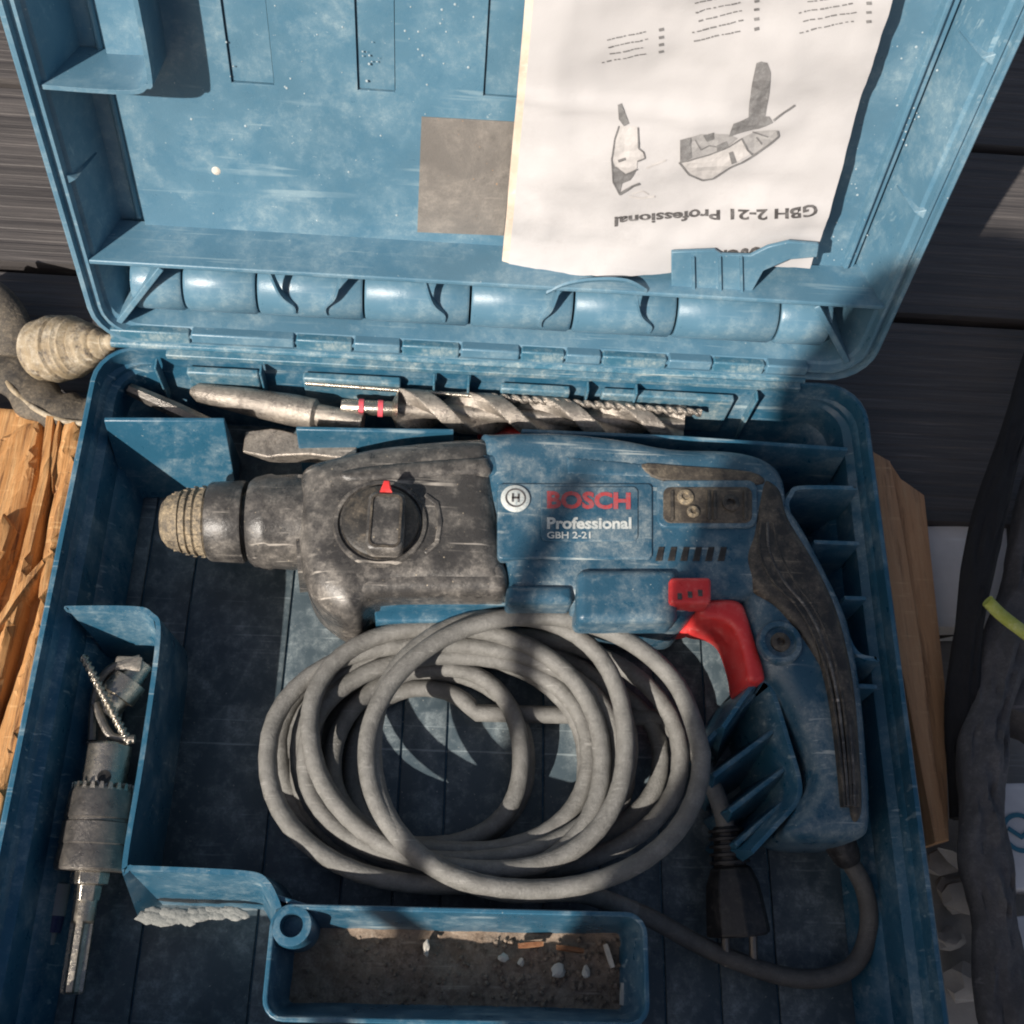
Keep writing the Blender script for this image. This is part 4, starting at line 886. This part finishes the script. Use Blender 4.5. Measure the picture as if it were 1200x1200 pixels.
mb = MB(); q = p2([(1184, 1075), (1300, 1060), (1310, 1160), (1196, 1150)], -.05); pillow(mb, q, -.075, -.05, .0008, 2); tag(obj('white_card', mb, M['boxw'], smooth=30), 'plain white card below the one with the round mark, at the right edge', 'card')
# leaf litter at right
for i, (a, r) in enumerate(((1118, 735), (1132, 742), (1122, 1010))):
    q = U(a, r, ZG + .002 - .02); mb = MB(); R = []
    an = .6 + i; dd = Vector((math.cos(an), math.sin(an), .1)); n_ = Vector((-dd.y, dd.x, 0))
    mb.rings([[q + dd * s_ * .012 + n_ * .004 * w_ * sg + Vector((0, 0, abs(sg) * .001 + h_)) for sg, h_ in ((-1, 0), (0, .0008), (1, 0), (0, -.0004))] for s_, w_ in ((-1, .15), (-.3, 1), (.4, .8), (1, .1))])
    tag(obj('dry_leaf', mb, M['rubber' if i < 2 else 'mortar'], smooth=30), ('upper dark dry leaf beside the timber at the right', 'dark dry leaf touching the bag strap at the right', 'pale dry leaf below the end of the timber')[i], 'leaf')

# ================================================================== the photographer, kneeling in front of the case (casts the soft shadow on its right part)
per = thing('person', (-.28, -1.0, ZG), 'person in a dark jacket kneeling in front of the case and leaning over it', 'person')
def skinfig(name, joints, edges, m, root=0):
    me = bpy.data.meshes.new(name); base = WP[per.name]
    me.from_pydata([Vector(j[0]) - base for j in joints], edges, []); o = bpy.data.objects.new(name, me); C.objects.link(o); o.parent = per; me.materials.append(m); WP[o.name] = base
    sk = o.modifiers.new('skin', 'SKIN'); sk.use_smooth_shade = True
    for i, j in enumerate(joints):
        me.skin_vertices[0].data[i].radius = (j[1], j[1] if len(j) < 3 else j[2]); me.skin_vertices[0].data[i].use_root = (i == root)
    s_ = o.modifiers.new('sub', 'SUBSURF'); s_.levels = s_.render_levels = 2; return o
PX, PY = -.29, -.98
J = [((PX, PY, .16), .15), ((PX + .01, PY + .04, .34), .15), ((PX + .05, PY + .10, .52), .17), ((PX + .03, PY + .13, .66), .14), ((PX - .04, PY + .15, .70), .10), 
     ((PX - .10, PY + .14, .62), .065), ((PX - .06, PY + .16, .40), .05), ((PX - .02, PY + .30, .26), .04),
     ((PX + .22, PY + .17, .64), .065), ((PX + .30, PY + .30, .50), .05), ((PX + .24, PY + .50, .52), .038),
     ((PX - .10, PY - .02, .10), .10), ((PX - .16, PY + .28, .06), .075), ((PX - .16, PY + .02, -.01), .05), ((PX - .15, PY - .22, -.03), .045),
     ((PX + .10, PY - .02, .10), .10), ((PX + .18, PY + .30, .12), .075), ((PX + .18, PY + .27, -.02), .05)]
ED = [(0, 1), (1, 2), (2, 3), (3, 4), (3, 5), (5, 6), (6, 7), (3, 8), (8, 9), (9, 10), (0, 11), (11, 12), (12, 13), (13, 14), (0, 15), (15, 16), (16, 17)]
skinfig('clothed_body', J, ED, M['jacket'])
bm = bmesh.new(); bmesh.ops.create_uvsphere(bm, u_segments=24, v_segments=16, radius=1); mb = MB()
hc = Vector((PX - .160, PY + .145, .79))
def headv(v): 
    v = v.copy(); nose = max(0, 1 - ((v.x / .18) ** 2 + ((v.z + .1) / .3) ** 2)) * .12 if v.y > 0 else 0
    return hc + Vector((v.x * .078 * (1 - .15 * max(0, -v.z)), v.y * .098 + nose * .1, v.z * .118))
mb.add([headv(v.co) for v in bm.verts], [tuple(v.index for v in f.verts) for f in bm.faces]); bm.free(); hd = obj('head', mb, M['skin'], per, smooth=80)
bm = bmesh.new(); bmesh.ops.create_uvsphere(bm, u_segments=24, v_segments=16, radius=1); mb = MB()
mb.add([hc + Vector((v.co.x * .085, v.co.y * .103 - .012, v.co.z * .122 + .012 + (.04 if v.co.y > .3 and v.co.z < .3 else 0))) for v in bm.verts], [tuple(v.index for v in f.verts) for f in bm.faces]); bm.free(); obj('hair', mb, M['hair'], hd, smooth=80)

# unseen pole beside the photographer, added to cast the thin shadow across the case
pa = Vector((-.162, -.647, ZG - .03)); pb = Vector((-.622, -.846, .80)); bh = MB(); bh.tube([pa, pa.lerp(pb, .3), pa.lerp(pb, .7), pb], .0075, 14)
tag(obj('shadow_pole', bh, M['woodr'], smooth=50), 'thin wooden pole beside the kneeling person, added out of view to cast a narrow shadow', 'shadow pole')
S.cycles.filter_width = 2.0
